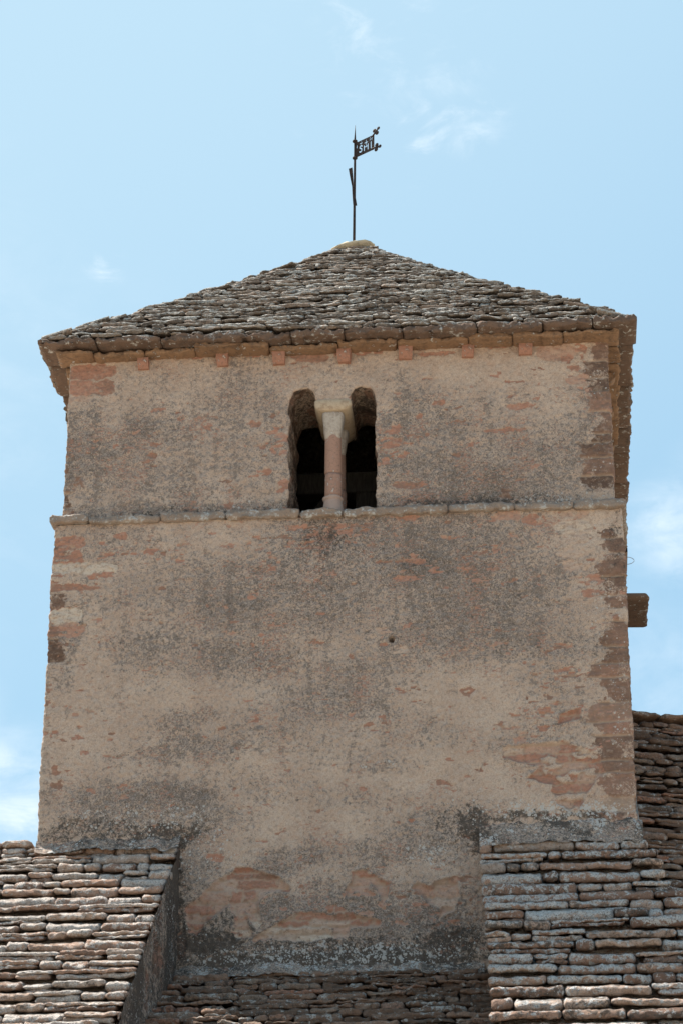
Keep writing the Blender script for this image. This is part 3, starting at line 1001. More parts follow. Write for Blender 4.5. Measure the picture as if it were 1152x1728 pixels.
# string course between the two stages
rng = random.Random(4)
mb = MB()
joints = [88, 150, 271, 381, 505, 577, 755, 868, 967, 1055]
xs = [wp(p, 870, -.05)[0] for p in joints]
xs[0], xs[-1] = -2.845, 2.845
hz_ = [.02, -.005, .01, .012, -.004, .0, .008, -.006, .004]
for k in range(len(xs) - 1):
    L = xs[k + 1] - xs[k] - rng.uniform(.004, .012)
    cx = (xs[k] + xs[k + 1]) / 2
    slab(mb, np.array([cx, -.052 + rng.uniform(-.012, .008), .064 + hz_[k]]), (1, 0, 0), (0, -1, 0), L, .088 + rng.uniform(-.012, .012), .22, 0.02, rng, .22, .011, .026, .15)
for s in (-1, 1):
    y = .17
    while y < 5.5:
        L = min(rng.uniform(.5, 1.0), 5.52 - y)
        if L < .12:
            break
        slab(mb, np.array([s * 2.85, y + L / 2, .062 + rng.uniform(-.01, .01)]), (0, 1, 0), (s, 0, 0), L - .008, .09, .2, .02, rng, .22, .010, .05, .15)
        y += L
x = -2.8
while x < 2.8:
    L = min(rng.uniform(.5, 1.0), 2.81 - x)
    if L < .12:
        break
    slab(mb, np.array([x + L / 2, 5.65, .062]), (1, 0, 0), (0, 1, 0), L - .008, .1, .12, .02, rng, .45, .008, .08, .35)
    x += L
mb.build('string_course', M_LEDGE, tower)

# cornice under the eaves
mb = MB()
ZC = 1.944
x = -2.85
cjoint = [160, 245, 330, 455, 570, 670, 790, 865, 950]
xc = [-2.86] + [wp(p, 600, .0)[0] for p in cjoint] + [2.855]
for k in range(len(xc) - 1):
    L = xc[k + 1] - xc[k] - .006
    slab(mb, np.array([(xc[k] + xc[k + 1]) / 2, -.105 + rng.uniform(-.05, .05), ZC + rng.uniform(-.014, .004)]), (1, 0, 0), (0, -1, 0), L, .036 + rng.uniform(-.010, .018), .30, 0, rng, .3, .013, .026, .2)
for s in (-1, 1):
    y = .21
    while y < 5.6:
        L = min(rng.uniform(.35, .9), 5.62 - y)
        if L < .1:
            break
        slab(mb, np.array([s * (2.84 + rng.uniform(-.03, .03)), y + L / 2, ZC + rng.uniform(-.01, .01)]), (0, 1, 0), (s, 0, 0), L - .006, .040, .25, 0, rng, .3, .012, .05, .2)
        y += L
mb.build('cornice', M_OCHRE, tower)


def corbel_mesh(seed):
    r = random.Random(seed)
    m_ = MB()
    wd, hh, pr = .066 + r.uniform(-.010, .012), .066 + r.uniform(-.012, .008), .085 + r.uniform(-.02, .015)
    # block with a hollow-cut lower front edge, y outward is -y
    prof = [(.10, hh), (-pr, hh), (-pr - .002, hh * .1), (-pr * .94, -hh * .12), (-pr * .70, -hh * .62), (-pr * .42, -hh), (.10, -hh)]
    n = len(prof)
    V = [(sx * wd * (1 - .06 * (z < 0)), y, z) for sx in (-1, 1) for (y, z) in prof]
    F = [tuple(range(n)), tuple(range(2 * n - 1, n - 1, -1))] + [(i, (i + 1) % n + 0, (i + 1) % n + n, i + n) for i in range(n)]
    F = [F[0][::-1], F[1][::-1]] + [q[::-1] for q in F[2:]]
    V = np.array(V)
    V += np.stack([fbm(V + r.uniform(0, 50), 9, 2, 7 + i) for i in range(3)], -1) * .006
    m_.add(V, F)
    return m_


for i, (px, py) in enumerate([(241, 613), (375, 603), (470, 599), (580, 594), (682, 593), (788, 585), (885, 583)]):
    cx, cz = wp(px, py, -.0)
    o = corbel_mesh(i + 3).build('corbel', M_RED, tower, False)
    o.location = (cx, .08, ZC - .018 - .068 + rng.uniform(-.008, .006))
    o.rotation_euler = (H(rng.uniform(-4, 4)), H(rng.uniform(-3, 3)), H(rng.uniform(-5, 5)))
    o.scale = (rng.uniform(.9, 1.12), 1, rng.uniform(.86, 1.1))
for s in (-1, 1):
    for i, y in enumerate((.75, 1.5, 2.3, 3.1, 3.9, 4.7)):
        o = corbel_mesh(i + 30 + s).build('corbel', M_OCHRE, tower, False)
        o.location = (s * 2.735, y, ZC - .086)
        o.rotation_euler = (0, 0, s * math.pi / 2)

# eaves slabs
WE, OE = 3.03, .23
mb = MB()
ej = [161, 271, 490, 580, 679, 804, 915, 1000]
xe = [-WE] + [wp(p, 565, -.23)[0] for p in ej] + [WE + .005]
ZE = 1.998
for k in range(len(xe) - 1):
    L = xe[k + 1] - xe[k] - .008
    slab(mb, np.array([(xe[k] + xe[k + 1]) / 2, -OE + rng.uniform(-.015, .02), ZE + rng.uniform(-.012, .012)]), (1, 0, 0), (0, -1, 0), L, .066 + rng.uniform(-.016, .018), .52, .05, rng, .22, .019, .028, .12)
for s in (-1, 1):
    y = .30
    while y < 5.3:
        L = min(rng.uniform(.4, .85), 5.32 - y)
        if L < .1:
            break
        slab(mb, np.array([s * (WE - .035 + rng.uniform(-.012, .012)), y + L / 2, ZE + rng.uniform(-.012, .012)]), (0, 1, 0), (s, 0, 0), L - .008, .074, .52, .05, rng, .22, .014, .05, .12)
        y += L
xx = -WE
while xx < WE:
    L = min(rng.uniform(.5, 1.0), WE - xx)
    if L < .1:
        break
    slab(mb, np.array([xx + L / 2, 5.83, ZE + rng.uniform(-.012, .012)]), (1, 0, 0), (0, 1, 0), L - .008, .074, .52, .05, rng, .55, .012, .08, .4)
    xx += L
mb.build('eaves', M_EAVE, tower)

# stone roof
APZ = 4.80
APR = 4.935      # where the slopes would meet above the cap stone


def roof_z(d):
    """height of the roof skin at horizontal distance d in from the eave"""
    t = d / WE
    return 2.05 + (APR - 2.05) * (t + .11 * t * (1 - t))


def plan(hl, rc):
    """rounded-square course line: list of (length, fn(t) -> point, tangent, outward)"""
    segs = []
    st = hl - rc
    for f in range(4):
        a = f * math.pi / 2
        u = np.array([math.cos(a), math.sin(a), 0])
        o = np.array([math.sin(a), -math.cos(a), 0])
        segs.append((2 * st, 'l', u, o))
        segs.append((rc * math.pi / 2, 'c', u, o))
    return segs, st


def plan_at(segs, st, hl, rc, t):
    for L, k, u, o in segs:
        if t <= L or (segs[-1][2] is u and k == 'c'):
            if k == 'l':
                return u * (-st + t) + o * hl, u, o
            a = t / max(rc, 1e-6)
            o2 = o * math.cos(a) + u * math.sin(a)
            u2 = u * math.cos(a) - o * math.sin(a)
            return u * st + o * st + o2 * rc, u2, o2
        t -= L


mb = MB()
rng = random.Random(21)
rows = 44
c0 = np.array([-.02, 2.8, 0.])
for i in range(rows):
    d = (i + .45) / rows * (WE - .29) + rng.uniform(-.012, .012)
    hl = WE - d
    q_ = i / rows
    rc = hl * min(.95, .02 + .72 * q_ ** 1.15)
    segs, st = plan(hl, rc)
    tot = sum(x_[0] for x_ in segs)
    z = roof_z(d)
    T = rng.uniform(.030, .050)
    a = rng.uniform(0, .05)
    while a < tot:
        L = rng.uniform(.12, .48) if rng.random() < .75 else rng.uniform(.08, .18)
        L = min(L, .10 + hl * .35)
        if rc < .3:                       # do not bridge a corner
            edge, acc = None, 0
            for Ls, kd, _, _ in segs:
                acc += Ls
                if kd == 'l' and a < acc - .03 and a + L > acc:
                    edge = acc
                    break
            if edge is not None:
                L = max(.06, edge + rc * .8 - a)
        if a + L > tot:
            L = max(.08, tot - a)
        p, u, o = plan_at(segs, st, hl, rc, min(a + L / 2, tot - 1e-4))
        # do not bridge a square corner
        tt = T * rng.uniform(.55, 1.25)
        cc = c0 + p + o * rng.uniform(-.04, .025) + np.array([0, 0, z - .012 + rng.uniform(-.010, .010)])
        uu = u + o * rng.uniform(-.06, .06) + np.array([0, 0, rng.uniform(-.04, .04)])
        back = cc[1] > 4.5
        slab(mb, cc, uu / np.linalg.norm(uu), o, L - rng.uniform(.0, .012), tt, .34, H(rng.uniform(10, 19)), rng, rng.uniform(.35, .8), .010, .08 if back else .032, .3)
        a += L
for face in range(4):
    ang = face * math.pi / 2
    u = np.array([math.cos(ang), math.sin(ang), 0])
    o = np.array([math.sin(ang), -math.cos(ang), 0])
    # backing under the slabs
    k = [tuple(c0 + u * s_ * (WE - .25) + o * (WE - .25) + np.array([0, 0, 2.0])) for s_ in (-1, 1)] + [(0, 2.8, APZ - .25)]
    mb.add(np.array(k), [(0, 1, 2)])
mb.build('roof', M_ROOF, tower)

mb = MB()
lathe(mb, (-.03, 2.8, APZ - .055), [(.10, -.05), (.25, -.04), (.30, -.012), (.305, .004), (.26, .024), (.18, .046), (.10, .062), (.03, .070)], 40, .030, 5)
mb.build('cap_stone', M_CAP, tower)

# stone colonnettes in the twin window: two, one behind the other, under one long impost
COLX = -.048


def column(y, x, name='column'):
    e = MB()
    lathe(e, (x, y, .60), [(.080, 0), (.084, .02), (.081, .40), (.081, .425)], 28, .003, 3)
    lathe(e, (x + .004, y, .345), [(.083, 0), (.086, .03), (.088, .22), (.082, .252)], 28, .003, 8)
    sh = e.build('column', M_SHAFT, tower)
    b = MB()
    lathe(b, (x, y, .12), [(.118, 0), (.116, .04), (.095, .12), (.090, .17), (.089, .185), (.099, .195), (.103, .207), (.098, .22), (.086, .228)], 28, .006, 4)
    b.build('base', M_BASE, sh)
    c = MB()
    lathe(c, (x, y, 1.0), [(.070, -.01), (.078, .0), (.088, .07), (.100, .16), (.111, .23), (.113, .26), (.10, .268)], 28, .007, 6, .62)
    c.build('capital', M_PALE, sh)
    return sh


column(.22, COLX)
column(.60, COLX + .012)
mb = MB()
# impost: rounded block running through the wall
prof = []
V, F = [], []
ys = [.075, .085, .11, .16, .3, .5, .7, .80, .83]
sec = [(-.105, 1.262), (.105, 1.262), (.135, 1.275), (.165, 1.30), (.186, 1.335), (.186, 1.38), (.15, 1.395), (-.15, 1.395), (-.186, 1.38), (-.186, 1.335), (-.165, 1.30), (-.135, 1.275)]
for j, y in enumerate(ys):
    ss_ = (.86, .96, 1, 1, 1, 1, 1, .97, .9)[j]
    for (sx, sz) in sec:
        V.append((COLX + .003 + sx * ss_, y, 1.33 + (sz - 1.33) * ss_))
n = len(sec)
for j in range(len(ys) - 1):
    for k in range(n):
        F.append((j * n + k, j * n + (k + 1) % n, (j + 1) * n + (k + 1) % n, (j + 1) * n + k))
F.append(tuple(range(n - 1, -1, -1)))
F.append(tuple(range((len(ys) - 1) * n, len(ys) * n)))
V = np.array(V)
V += np.stack([fbm(V, 9.0, 2, 210 + i) for i in range(3)], -1) * .008
mb.add(V, F)
mb.build('impost', M_CREAM, tower)

# ledge stone on the right-hand wall
mb = MB()
slab(mb, np.array([3.053, 1.385, -.470]), (0, 1, 0), (1, 0, 0), .77, .078, .30, 0.02, rng, .3, .006, .05, .2)
mb.build('projecting_slab', M_EAVE, tower)

# floor of the bell chamber
mb = MB()
box(mb, (-2.6, .9, -.02), (2.6, 5.4, .06))
mb.build('chamber_floor', M_WOOD, tower, False)

# ------------------------------------------------------------------ bell frame inside
bf = empty('timber_bellframe', (-.05, 2.2, .06))
tag(bf, 'dark oak bell frame half hidden behind the twin arched opening', 'bell frame')


def beam(name, a, b, w_, h_):
    a, b = np.array(a, float), np.array(b, float)
    m_ = MB()
    L = np.linalg.norm(b - a)
    ax = (b - a) / L
    yv = np.array([0, 1, 0.])
    zv = np.cross(ax, yv)
    zv /= np.linalg.norm(zv)
    box(m_, (-L / 2, -w_ / 2, -h_ / 2), (L / 2, w_ / 2, h_ / 2), bev=.012)
    R_ = np.stack([ax, yv, zv], 1)
    m_.v[0] = m_.v[0] @ R_.T + (a + b) / 2 - np.array(bf.location)
    return m_.build(name, M_WOOD, bf, False)


beam('cross_beam', (-1.7, 1.55, 1.13), (1.7, 1.55, 1.13), .2, .24)
beam('sill_beam', (-1.7, 1.55, .16), (1.7, 1.55, .16), .2, .18)
beam('post', (.20, 1.55, .25), (.20, 1.55, 1.01), .19, .24)
beam('post', (-1.4, 1.55, .25), (-1.4, 1.55, 1.01), .19, .2)
beam('post', (1.4, 1.55, .25), (1.4, 1.55, 1.01), .19, .2)
beam('brace', (-.75, 1.55, .25), (-.14, 1.55, 1.01), .12, .17)
beam('cross_beam', (-1.7, 3.0, 1.13), (1.7, 3.0, 1.13), .2, .24)

# ------------------------------------------------------------------ weather vane
VX, VY = -.045, 2.8
vane = empty('weather_vane', (VX, VY, APZ + .02))
tag(vane, 'dark wrought iron weather vane with a pierced banner on the roof tip', 'weather vane')
Z0 = APZ + .02
mb = MB()
tube(mb, [(0, 0, -.06), (.003, 0, .3), (.006, 0, .75), (.010, 0, 1.15), (.012, 0, 1.52), (.014, 0, 1.60), (.016, 0, 1.72)], [.016, .016, .015, .014, .012, .007, .002], 10)
lathe(mb, (0, 0, 0), [(.05, -.02), (.045, .005), (.025, .02), (.017, .05)], 12, .004)
mb.build('pole', M_IRON, vane)
for z in (1.243, 1.478):
    mb = MB()
    lathe(mb, (.011, 0, z), [(.018, 0), (.030, .006), (.030, .022), (.018, .03)], 12)
    mb.build('collar', M_IRON, vane)
# pierced banner: plate cut through by letters
BL, BH = .29, .205
NXc, NZc = 112, 56
gx = (np.arange(NXc) + .5) / NXc
gz = (np.arange(NZc) + .5) / NZc
GX, GZc = np.meshgrid(gx, gz)
PXc, PZc = GX * 20, GZc * 10       # in a 20 x 10 letter space


def seg(x0, z0, x1, z1, r):
    ex, ez = x1 - x0, z1 - z0
    t = np.clip(((PXc - x0) * ex + (PZc - z0) * ez) / (ex * ex + ez * ez), 0, 1)
    return np.hypot(PXc - x0 - t * ex, PZc - z0 - t * ez) < r


cut = np.zeros(GX.shape, bool)
# S, H with a cross on its bar, I: IHS seen from behind
sp = [(7.4, 5.9), (6.6, 6.5), (5.3, 6.3), (5.0, 5.4), (6.0, 4.7), (7.1, 4.0), (7.0, 2.9), (5.9, 2.3), (4.7, 2.8)]
for a_, b_ in zip(sp[:-1], sp[1:]):
    cut |= seg(*a_, *b_, .52)
cut |= seg(9.6, 2.2, 9.6, 5.4, .52) | seg(13.6, 2.2, 13.6, 5.6, .52) | seg(9.6, 4.5, 13.6, 4.5, .40) | seg(11.6, 4.2, 11.6, 8.8, .40) | seg(10.2, 7.2, 13.2, 7.2, .36)
cut |= seg(16.8, 2.0, 16.8, 6.0, .55)
cut |= seg(2.0, 6.2, 2.2, 7.6, .42) | seg(5.2, 8.2, 7.0, 7.7, .34) | seg(6.6, 9.0, 7.4, 8.2, .26) | seg(15.4, 7.6, 16.9, 8.2, .34) | seg(17.4, 7.2, 18.1, 8.9, .36) | seg(15.4, 9.0, 16.4, 9.0, .26)
solid = ~cut
th = .006
vid = {}
V, F = [], []


def gv(i, j, s):
    k = (i, j, s)
    if k not in vid:
        vid[k] = len(V)
        V.append((i / NXc * BL, s * th / 2, j / NZc * BH))
    return vid[k]


for j in range(NZc):
    for i in range(NXc):
        if not solid[j, i]:
            continue
        F.append((gv(i, j, -1), gv(i + 1, j, -1), gv(i + 1, j + 1, -1), gv(i, j + 1, -1)))
        F.append((gv(i, j + 1, 1), gv(i + 1, j + 1, 1), gv(i + 1, j, 1), gv(i, j, 1)))
        for di, dj, e0, e1 in ((-1, 0, (0, 1), (0, 0)), (1, 0, (1, 0), (1, 1)), (0, -1, (0, 0), (1, 0)), (0, 1, (1, 1), (0, 1))):
            ni, nj = i + di, j + dj
            if not (0 <= ni < NXc and 0 <= nj < NZc) or not solid[nj, ni]:
                F.append((gv(i + e1[0], j + e1[1], -1), gv(i + e0[0], j + e0[1], -1), gv(i + e0[0], j + e0[1], 1), gv(i + e1[0], j + e1[1], 1)))
BANG = H(-35)
ban = mesh_obj('banner', np.array(V), F, M_IRON, vane, False)
ban.location = (.012, 0, 1.258)
ban.rotation_euler = (0, 0, BANG)
# fleur tips on the fly end of the banner
for z_, up_ in ((BH, 1), (0.02, -1)):
    mb = MB()
    dx, dz = math.cos(.7 * up_ if up_ > 0 else .15), math.sin(.7 if up_ > 0 else -.15)
    base_ = np.array([BL - .01, 0, z_])
    ax = np.array([dx, 0, dz])
    pp = np.array([-dz, 0, dx])
    tube(mb, [base_ - ax * .03, base_ + ax * .05], [.010, .010], 8)

    def bulb(c_, r_):
        for_ = [(r_ * math.sin(math.pi * k / 8) + .0004, -r_ * math.cos(math.pi * k / 8)) for k in range(9)]
        m2 = MB()
        lathe(m2, (0, 0, 0), for_, 12)
        v = m2.v[0] * np.array([1, .35, 1]) + c_
        mb.add(v, [q for q in m2.f])
    bulb(base_ + ax * .045 + pp * .030, .026)
    bulb(base_ + ax * .045 - pp * .030, .026)
    bulb(base_ + ax * .055, .024)
    bulb(base_ + ax * .098, .022)
    mb.build('fleur_tip', M_IRON, ban)
# twisted strap bolted to the pole
mb = MB()
V, F = [], []
n = 22
A, B = np.array([-.040, 0, 1.105]), np.array([.014, -.006, .585])
for j in range(n):
    s = j / (n - 1)
    c_ = A + (B - A) * s
    wd = .008 + .016 * abs(2 * s - 1) ** .8
    tw = H(-30 + 60 * s)
    dx = np.array([math.cos(tw), math.sin(tw), 0])
    dy = np.array([-math.sin(tw), math.cos(tw), 0])
    for sx, sy in ((-1, -1), (1, -1), (1, 1), (-1, 1)):
        V.append(c_ + dx * wd * sx + dy * .004 * sy + np.array([0, -.018, 0]))
for j in range(n - 1):
    for k in range(4):
        F.append((j * 4 + k, j * 4 + (k + 1) % 4, j * 4 + 4 + (k + 1) % 4, j * 4 + 4 + k))
F += [(3, 2, 1, 0), tuple(range((n - 1) * 4, n * 4))]
mb.add(np.array(V), F)
mb.build('strap', M_IRON, vane, False)

# ------------------------------------------------------------------ wire loop at the back of the eave
wl = MB()
cx, cz = 3.03, 1.93
Yw = 5.45
d_ = ray(1063, 946)
t_ = (Yw - CAM[1]) / d_[1]
pw = CAM + t_ * d_
pts = []
for k in range(0, 25):
    a = H(-100 + 205 * k / 24)
    pts.append((pw[0] - .02 + .062 * math.cos(a), Yw + .01 * math.sin(a * 2), pw[2] + .045 * math.sin(a)))
pts = [(pts[0][0] - .06, Yw, pts[0][2] - .004)] + pts + [(pts[-1][0] - .03, Yw, pts[-1][2] + .03)]
tube(wl, pts, .0035, 6)
o = wl.build('wire_loop', M_WIRE)
tag(o, 'thin loop of grey wire sticking out under the right eave of the tower', 'wire')


# ------------------------------------------------------------------ church roofs around the tower
def lauze_field(mb, P0, u, o, pitch, rows_, exp_, span, T, rng, fill=.7, D=.42, tilt=14, lens=(.2, .62), rough=.014, seg=.020, split=.34, rr=(.4, 1.0), offs=0.0, vis=None):
    """P0 ridge point; u along the courses; o outward; span(row distance) -> (a0, a1)"""
    cp, sp_ = math.cos(pitch), math.sin(pitch)
    s = offs
    for i in range(rows_):
        e = exp_ * rng.uniform(.86, 1.14)
        s += e
        a0, a1 = span(s)
        base_ = P0 + o * (s * cp) + np.array([0, 0, -s * sp_])
        Tr = rng.uniform(*T)
        a = a0 + rng.uniform(-.012, .012)
        first = True
        fine = seg if (vis is None or vis(s)) else .09
        while a < a1 - .01:
            L = rng.uniform(*lens) if rng.random() < .8 else rng.uniform(.12, .25)
            if a + L > a1 - .14:
                L = a1 + rng.uniform(-.012, .012) - a
            tt = Tr * rng.uniform(.68, 1.22)
            c = base_ + u * (a + L / 2) + o * rng.uniform(-.030, .024) + np.array([0, 0, rng.uniform(-.012, .012) - tt * .45])
            uu = u + o * rng.uniform(-.03, .03) + np.array([0, 0, rng.uniform(-.022, .022)])
            uu = uu / np.linalg.norm(uu)
            if rng.random() < split and L > .2:
                # a split bed: two thin stones one over the other
                kq = rng.uniform(.35, .62)
                ta, tb = tt * 1.12 * kq, tt * 1.12 * (1 - kq)
                slab(mb, c + np.array([0, 0, tt * .56 - ta * .5]), uu, o, L - rng.uniform(.003, .02), ta * .96, D, H(tilt), rng, rng.uniform(*rr), rough, fine, .3)
                slab(mb, c + np.array([0, 0, -tt * .56 + tb * .5]) + o * rng.uniform(-.02, .02) + u * rng.uniform(-.03, .03), uu, o, L * rng.uniform(.86, .99), tb * .96, D, H(tilt), rng, rng.uniform(*rr), rough, fine, .3)
            else:
                slab(mb, c, uu, o, L - rng.uniform(.003, .016), tt, D, H(rng.uniform(tilt - 3, tilt + 3)), rng, rng.uniform(*rr), rough, fine, rng.uniform(.1, .3))
            a += L
        # thin levelling stones in the bed under the course
        a = a0 + rng.uniform(0, .1)
        while a < a1 - .1:
            L = rng.uniform(.09, .42)
            if rng.random() < fill:
                tt = rng.uniform(.020, .045)
                c = base_ + u * (a + L / 2) + o * rng.uniform(-.12, -.05) + np.array([0, 0, -Tr * .95 - tt * .5 - rng.uniform(-.006, .010)])
                if a + L < a1 + .0:
                    slab(mb, c, u, o, L, tt, .3, H(rng.uniform(tilt - 4, tilt + 3)), rng, .6, rough * .7, fine, .5)
            a += L + rng.uniform(.0, .12)


def under(mb, pts):
    mb.add(np.array(pts, float), [tuple(range(len(pts)))])


def plain_wall_fields(P, seed=0, darkw=.25):
    wx = fbm(P, 5.0, 3, 70 + seed) * .03
    big = fbm(P, .9, 4, 75 + seed)
    h1, h2, dist = courses(P[:, 0] + P[:, 1] + wx, P[:, 2] + wx * .8, 31 + seed, .06, .14, .14, .42)
    joint = 1 - sst(dist, .003, .016)
    stone = sst(fbm(P, (3., 3., 3.), 4, 60 + seed), .18, .42)
    grey = np.clip(.6 + .4 * big, 0, 1.2)
    dark = np.clip(darkw + .35 * fbm(P, (2.2, 2.2, 1.2), 4, 64 + seed), 0, 1)
    crust = np.clip(.35 + .5 * fbm(P, 2.5, 3, 66 + seed), 0, 1)
    disp = .014 * fbm(P, 1.6, 3, 61 + seed) + .008 * fbm(P, 9., 3, 62 + seed) + .005 * fbm(P, 36., 2, 63 + seed) - stone * (.008 + .010 * joint - .012 * (h2 - .5))
    return disp, dict(grey=grey, dark=dark, crust=crust, stone=stone, tint=np.clip(.34 + .25 * h1, 0, 1), joint=joint)


def sheet_wall(name, parent, A, B, zb, ztop, na, nzv, nrm, seed=0, darkw=.25, zfine=None):
    """vertical wall from A to B (xy), top height given by ztop(s)"""
    s = np.linspace(0, 1, na)
    t = np.linspace(0, 1, nzv) if zfine is None else zfine
    Sg, Tg = np.meshgrid(s, t)
    zt = np.array([ztop(v) for v in s])
    Zg = zb + (zt[None, :] - zb) * Tg
    P = np.stack([A[0] + (B[0] - A[0]) * Sg, A[1] + (B[1] - A[1]) * Sg, Zg], -1).reshape(-1, 3)
    disp, at = plain_wall_fields(P, seed, darkw)
    V = P + np.asarray(nrm, float) * disp[:, None]
    ii, jj = np.meshgrid(np.arange(len(t) - 1), np.arange(na - 1), indexing='ij')
    Q = np.stack([ii * na + jj, ii * na + jj + 1, (ii + 1) * na + jj + 1, (ii + 1) * na + jj], -1).reshape(-1, 4)
    return quad_grid_obj(name, V, Q, M_WALL, parent, at)


def mortar_band(parent, x0, x1, y, z0, z1, out0, out1, seed):
    """a hand-trowelled fillet of mortar: x0..x1 along the wall, from z1 on the wall down to z0, out0/out1 thickness"""
    nx = max(6, int((x1 - x0) / .018))
    ns = 14
    V = []
    for j in range(ns + 1):
        s = j / ns
        for i in range(nx + 1):
            xq = x0 + (x1 - x0) * i / nx
            V.append((xq, y - (out1 + (out0 - out1) * (1 - s) ** 1.5), z0 + (z1 - z0) * s))
    V = np.array(V)
    S_ = np.repeat(np.arange(ns + 1) / ns, nx + 1)
    V[:, 1] -= fbm(V, 8.0, 3, seed) * .016 + fbm(V, 30., 2, seed + 1) * .008
    V[:, 1] += .035 * S_ ** 4                     # feathers into the wall along an uneven line
    V[:, 2] += fbm(V * np.array([1, 0, 0]), 7.0, 4, seed + 2) * .03
    F = [(j * (nx + 1) + i, j * (nx + 1) + i + 1, (j + 1) * (nx + 1) + i + 1, (j + 1) * (nx + 1) + i) for j in range(ns) for i in range(nx)]
    V[:, 2] += fbm(V, 26.0, 3, seed + 7) * .010
    at = dict(grey=np.full(len(V), .95), dark=.30 + .35 * fbm(V, 6., 3, seed + 4) + .25 * S_, crust=np.clip(.62 + .5 * fbm(V, 5., 3, seed + 5), 0, .95),
              stone=np.zeros(len(V)), tint=np.full(len(V), .4), joint=np.zeros(len(V)))
    return quad_grid_obj('mortar_fillet', V, np.array(F), M_WALL, parent, at)


P42 = H(42)
YV, ZV = np.array([0, 1., 0]), np.array([0, 0, 1.])
OUT = np.array([0, -1.0, 0])
XU = np.array([1.0, 0, 0])

# --- left wing
lw = empty('church_wing', (-4.2, -2.2, GZ))
tag(lw, 'low church wing left of the tower with sunlit pinkish stone slab roof', 'church wing')


def sub(o, root):
    """keep world placement when the thing's Empty stands away from the origin"""
    o.location = Vector(o.location) - root.location
    return o


rng = random.Random(8)
mb = MB()
lauze_field(mb, np.array([0, .06, -3.23]), XU, OUT, P42, 29, .190, lambda s: (-6.6, -1.45 - .022 * s), (.070, .092), rng, .4, rough=.0105, rr=(.6, 1.4), lens=(.22, .7), vis=lambda s: s < 4.4)
c42, s42 = math.cos(P42), math.sin(P42)
under(mb, [(-6.6, 0, -3.50), (-6.6, -4.3, -3.50 - 4.3 * math.tan(P42)), (-1.62, -4.3, -3.50 - 4.3 * math.tan(P42)), (-1.48, 0, -3.50)])
under(mb, [(-6.6, .0, -3.34), (-2.83, .0, -3.34), (-2.83, 4.3, -3.34 - 4.3 * math.tan(P42)), (-6.6, 4.3, -3.34 - 4.3 * math.tan(P42))])
# ridge stones left of the tower
x = -6.6
while x < -2.9:
    L = min(rng.uniform(.3, .7), -2.84 - x)
    if L < .1:
        break
    slab(mb, np.array([x + L / 2, -.06, -3.275 + rng.uniform(-.008, .008)]), XU, OUT, L - .01, .065, .34, .05, rng, .8, .010, .035, .8)
    x += L
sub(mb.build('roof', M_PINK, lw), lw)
zr = lambda y: -3.36 + y * math.tan(P42)
zf = np.concatenate([np.linspace(0, .52, 20)[:-1], np.linspace(.52, 1, 190)])
sub(sheet_wall('side_wall', lw, (-1.578, -4.2), (-1.441, .05), GZ - .05, lambda s: zr(-4.2 + 4.25 * s) + .02, 250, 0, (1, 0, 0), 3, .72, zf), lw)
sub(sheet_wall('front_wall', lw, (-6.5, -4.2), (-1.50, -4.2), GZ - .05, lambda s: zr(-4.2), 60, 40, (0, -1, 0), 5, .2), lw)
sub(sheet_wall('gable_wall', lw, (-6.5, 4.2), (-6.5, -4.2), GZ - .05, lambda s: -3.38 - abs(4.2 - 8.4 * s) * math.tan(P42), 61, 40, (-1, 0, 0), 6, .2), lw)
sub(mortar_band(lw, -2.80, -1.44, .0, -3.385, -3.24, .12, .028, 301), lw)

# --- right wing
rw = empty('church_wing', (3.6, -2.2, GZ))
tag(rw, 'church wing right of the tower with grey lichened stone slab roof mostly in shade', 'church wing')
rng = random.Random(15)
mb = MB()
lauze_field(mb, np.array([0, .05, -3.25]), XU, OUT, P42, 26, .2115, lambda s: (1.335 + .034 * s, 2.86 + .175 * s + rng.uniform(-.03, .03)), (.074, .100), rng, .85, rough=.012, rr=(.45, 1.1), lens=(.24, .85), vis=lambda s: s < 4.5)
under(mb, [(1.48, 0, -3.52), (1.58, -4.1, -3.52 - 4.1 * math.tan(P42)), (3.6, -4.1, -3.52 - 4.1 * math.tan(P42)), (2.84, 0, -3.52)])
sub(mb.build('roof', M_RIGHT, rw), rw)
zr2 = lambda y: -3.38 + y * math.tan(P42)
sub(sheet_wall('side_wall', rw, (1.52, .05), (1.56, -4.1), GZ - .05, lambda s: zr2(.05 - 4.15 * s), 120, 110, (-1, 0, 0), 8, .3), rw)
sub(sheet_wall('front_wall', rw, (1.56, -4.1), (3.5, -4.1), GZ - .05, lambda s: zr2(-4.1), 30, 40, (0, -1, 0), 9, .2), rw)
sub(sheet_wall('side_wall', rw, (3.5, -4.1), (2.84, .0), GZ - .05, lambda s: zr2(-4.1 + 4.1 * s), 80, 80, (1, 0, 0), 10, .2), rw)
sub(mortar_band(rw, 1.34, 2.84, .0, -3.425, -3.15, .14, .028, 321), rw)

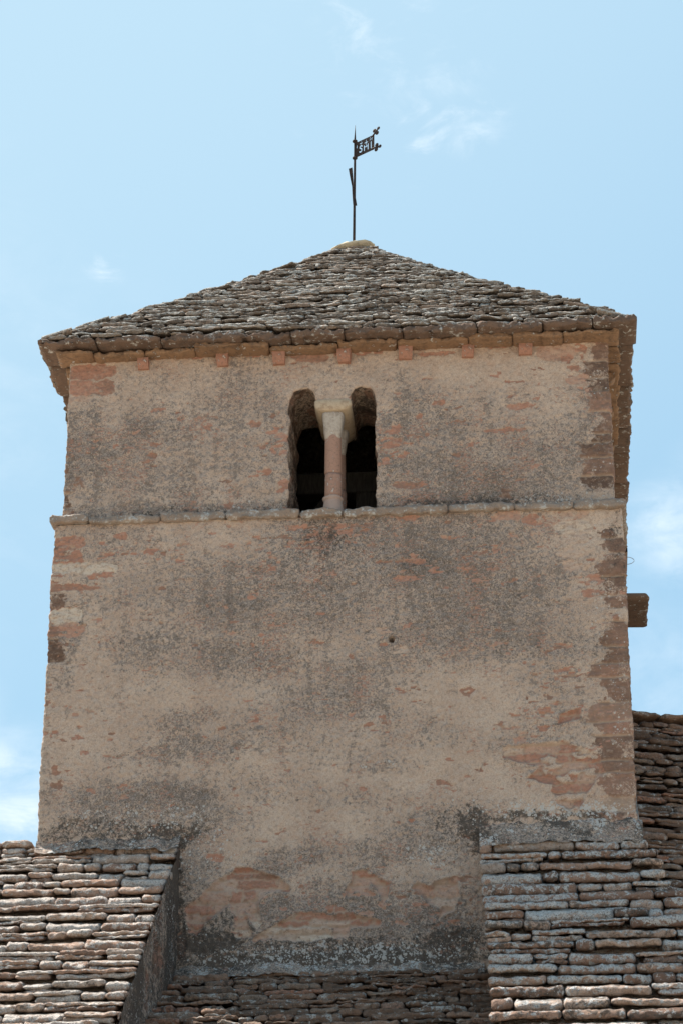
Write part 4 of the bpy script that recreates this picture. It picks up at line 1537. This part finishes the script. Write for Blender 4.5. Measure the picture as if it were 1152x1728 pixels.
# --- nave between the wings
nv = empty('church_nave', (0, -2.0, GZ))
tag(nv, 'low brown stone slab nave roof in shade between the two church wings', 'church nave')
rng = random.Random(33)
PN = H(29.6)
mb = MB()
lauze_field(mb, np.array([0, .02, -4.50]), XU, OUT, PN, 24, .185, lambda s: (-1.46 - .03 * s, 1.49), (.052, .074), rng, .6, tilt=9, lens=(.2, .7), vis=lambda s: s < 2.4)
under(mb, [(-1.49, .0, -4.72), (-1.49, -3.9, -4.72 - 3.9 * math.tan(PN)), (1.47, -3.9, -4.72 - 3.9 * math.tan(PN)), (1.47, 0, -4.72)])
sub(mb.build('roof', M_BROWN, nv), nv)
sub(sheet_wall('front_wall', nv, (-1.49, -3.8), (1.45, -3.8), GZ - .05, lambda s: -4.7 - 3.8 * math.tan(PN), 40, 40, (0, -1, 0), 12, .2), nv)
sub(mortar_band(nv, -1.48, 1.36, .0, -4.61, -4.47, .15, .028, 341), nv)

# --- rear wing on the far right
bw = empty('church_apse', (4.4, 3.0, GZ))
tag(bw, 'brown stone slab apse roof behind the right side of the tower', 'church apse')
rng = random.Random(44)
PH = H(17)
ub = np.array([math.cos(PH), math.sin(PH), 0])
ob = np.array([math.sin(PH), -math.cos(PH), 0])
PB = H(42.6)
R0 = np.array([2.916, 3.3, -.86])
mb = MB()


def span_b(s):
    # starts where the slope meets the tower's right wall (x = 2.8)
    p = R0 + ob * (s * math.cos(PB))
    return (2.77 - p[0]) / ub[0], 3.6


lauze_field(mb, R0, ub, ob, PB, 27, .172, span_b, (.056, .085), rng, .65, lens=(.16, .5), seg=.035, rough=.013)
q = lambda a, s, dz: tuple(R0 + ub * a + ob * (s * math.cos(PB)) + ZV * (-s * math.sin(PB) - dz))
under(mb, [q(span_b(0)[0], 0, .24), q(span_b(4.7)[0], 4.7, .24), q(3.6, 4.7, .24), q(3.6, 0, .24)])
under(mb, [q(-.12, 0, .12), q(3.6, 0, .12), tuple(R0 + ub * 3.6 - ob * 2.4 + ZV * -2.4), tuple(R0 - ub * .12 - ob * 2.4 + ZV * -2.4)])
a = -.13
while a < 3.5:
    L = rng.uniform(.25, .6)
    slab(mb, R0 + ub * (a + L / 2) + ob * .10 + ZV * (-.02 + rng.uniform(-.01, .01)), ub, ob, L - .01, .06, .36, .05, rng, .8, .012, .05, .8)
    a += L
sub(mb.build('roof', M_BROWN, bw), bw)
pa, pb = q(3.5, 4.5, 0), q(3.5, -.0, 0)
s0 = span_b(4.5)[0] + .05
pc = q(s0, 4.5, 0)
sub(sheet_wall('front_wall', bw, pc[:2], pa[:2], GZ - .05, lambda s: pa[2] - .16, 60, 60, ob, 14, .2), bw)
sub(sheet_wall('gable_wall', bw, pa[:2], pb[:2], GZ - .05, lambda s: pa[2] + (pb[2] - pa[2]) * s - .16, 40, 60, ub, 15, .2), bw)
# thin mortar line where the slope meets the tower
mbx = MB()
pts = []
for s in np.linspace(.2, 4.5, 60):
    p = R0 + ob * (s * math.cos(PB)) + ub * span_b(s)[0]
    pts.append((2.815, p[1], p[2] - s * math.sin(PB) + .01 + R0[2] * 0))
pts = [(x_, y_, R0[2] - s * math.sin(PB) + .015 + .012 * math.sin(s * 9)) for (x_, y_, _), s in zip(pts, np.linspace(.2, 4.5, 60))]
tube(mbx, pts, .035, 8)
sub(mbx.build('mortar_fillet', M_MORT, bw), bw)
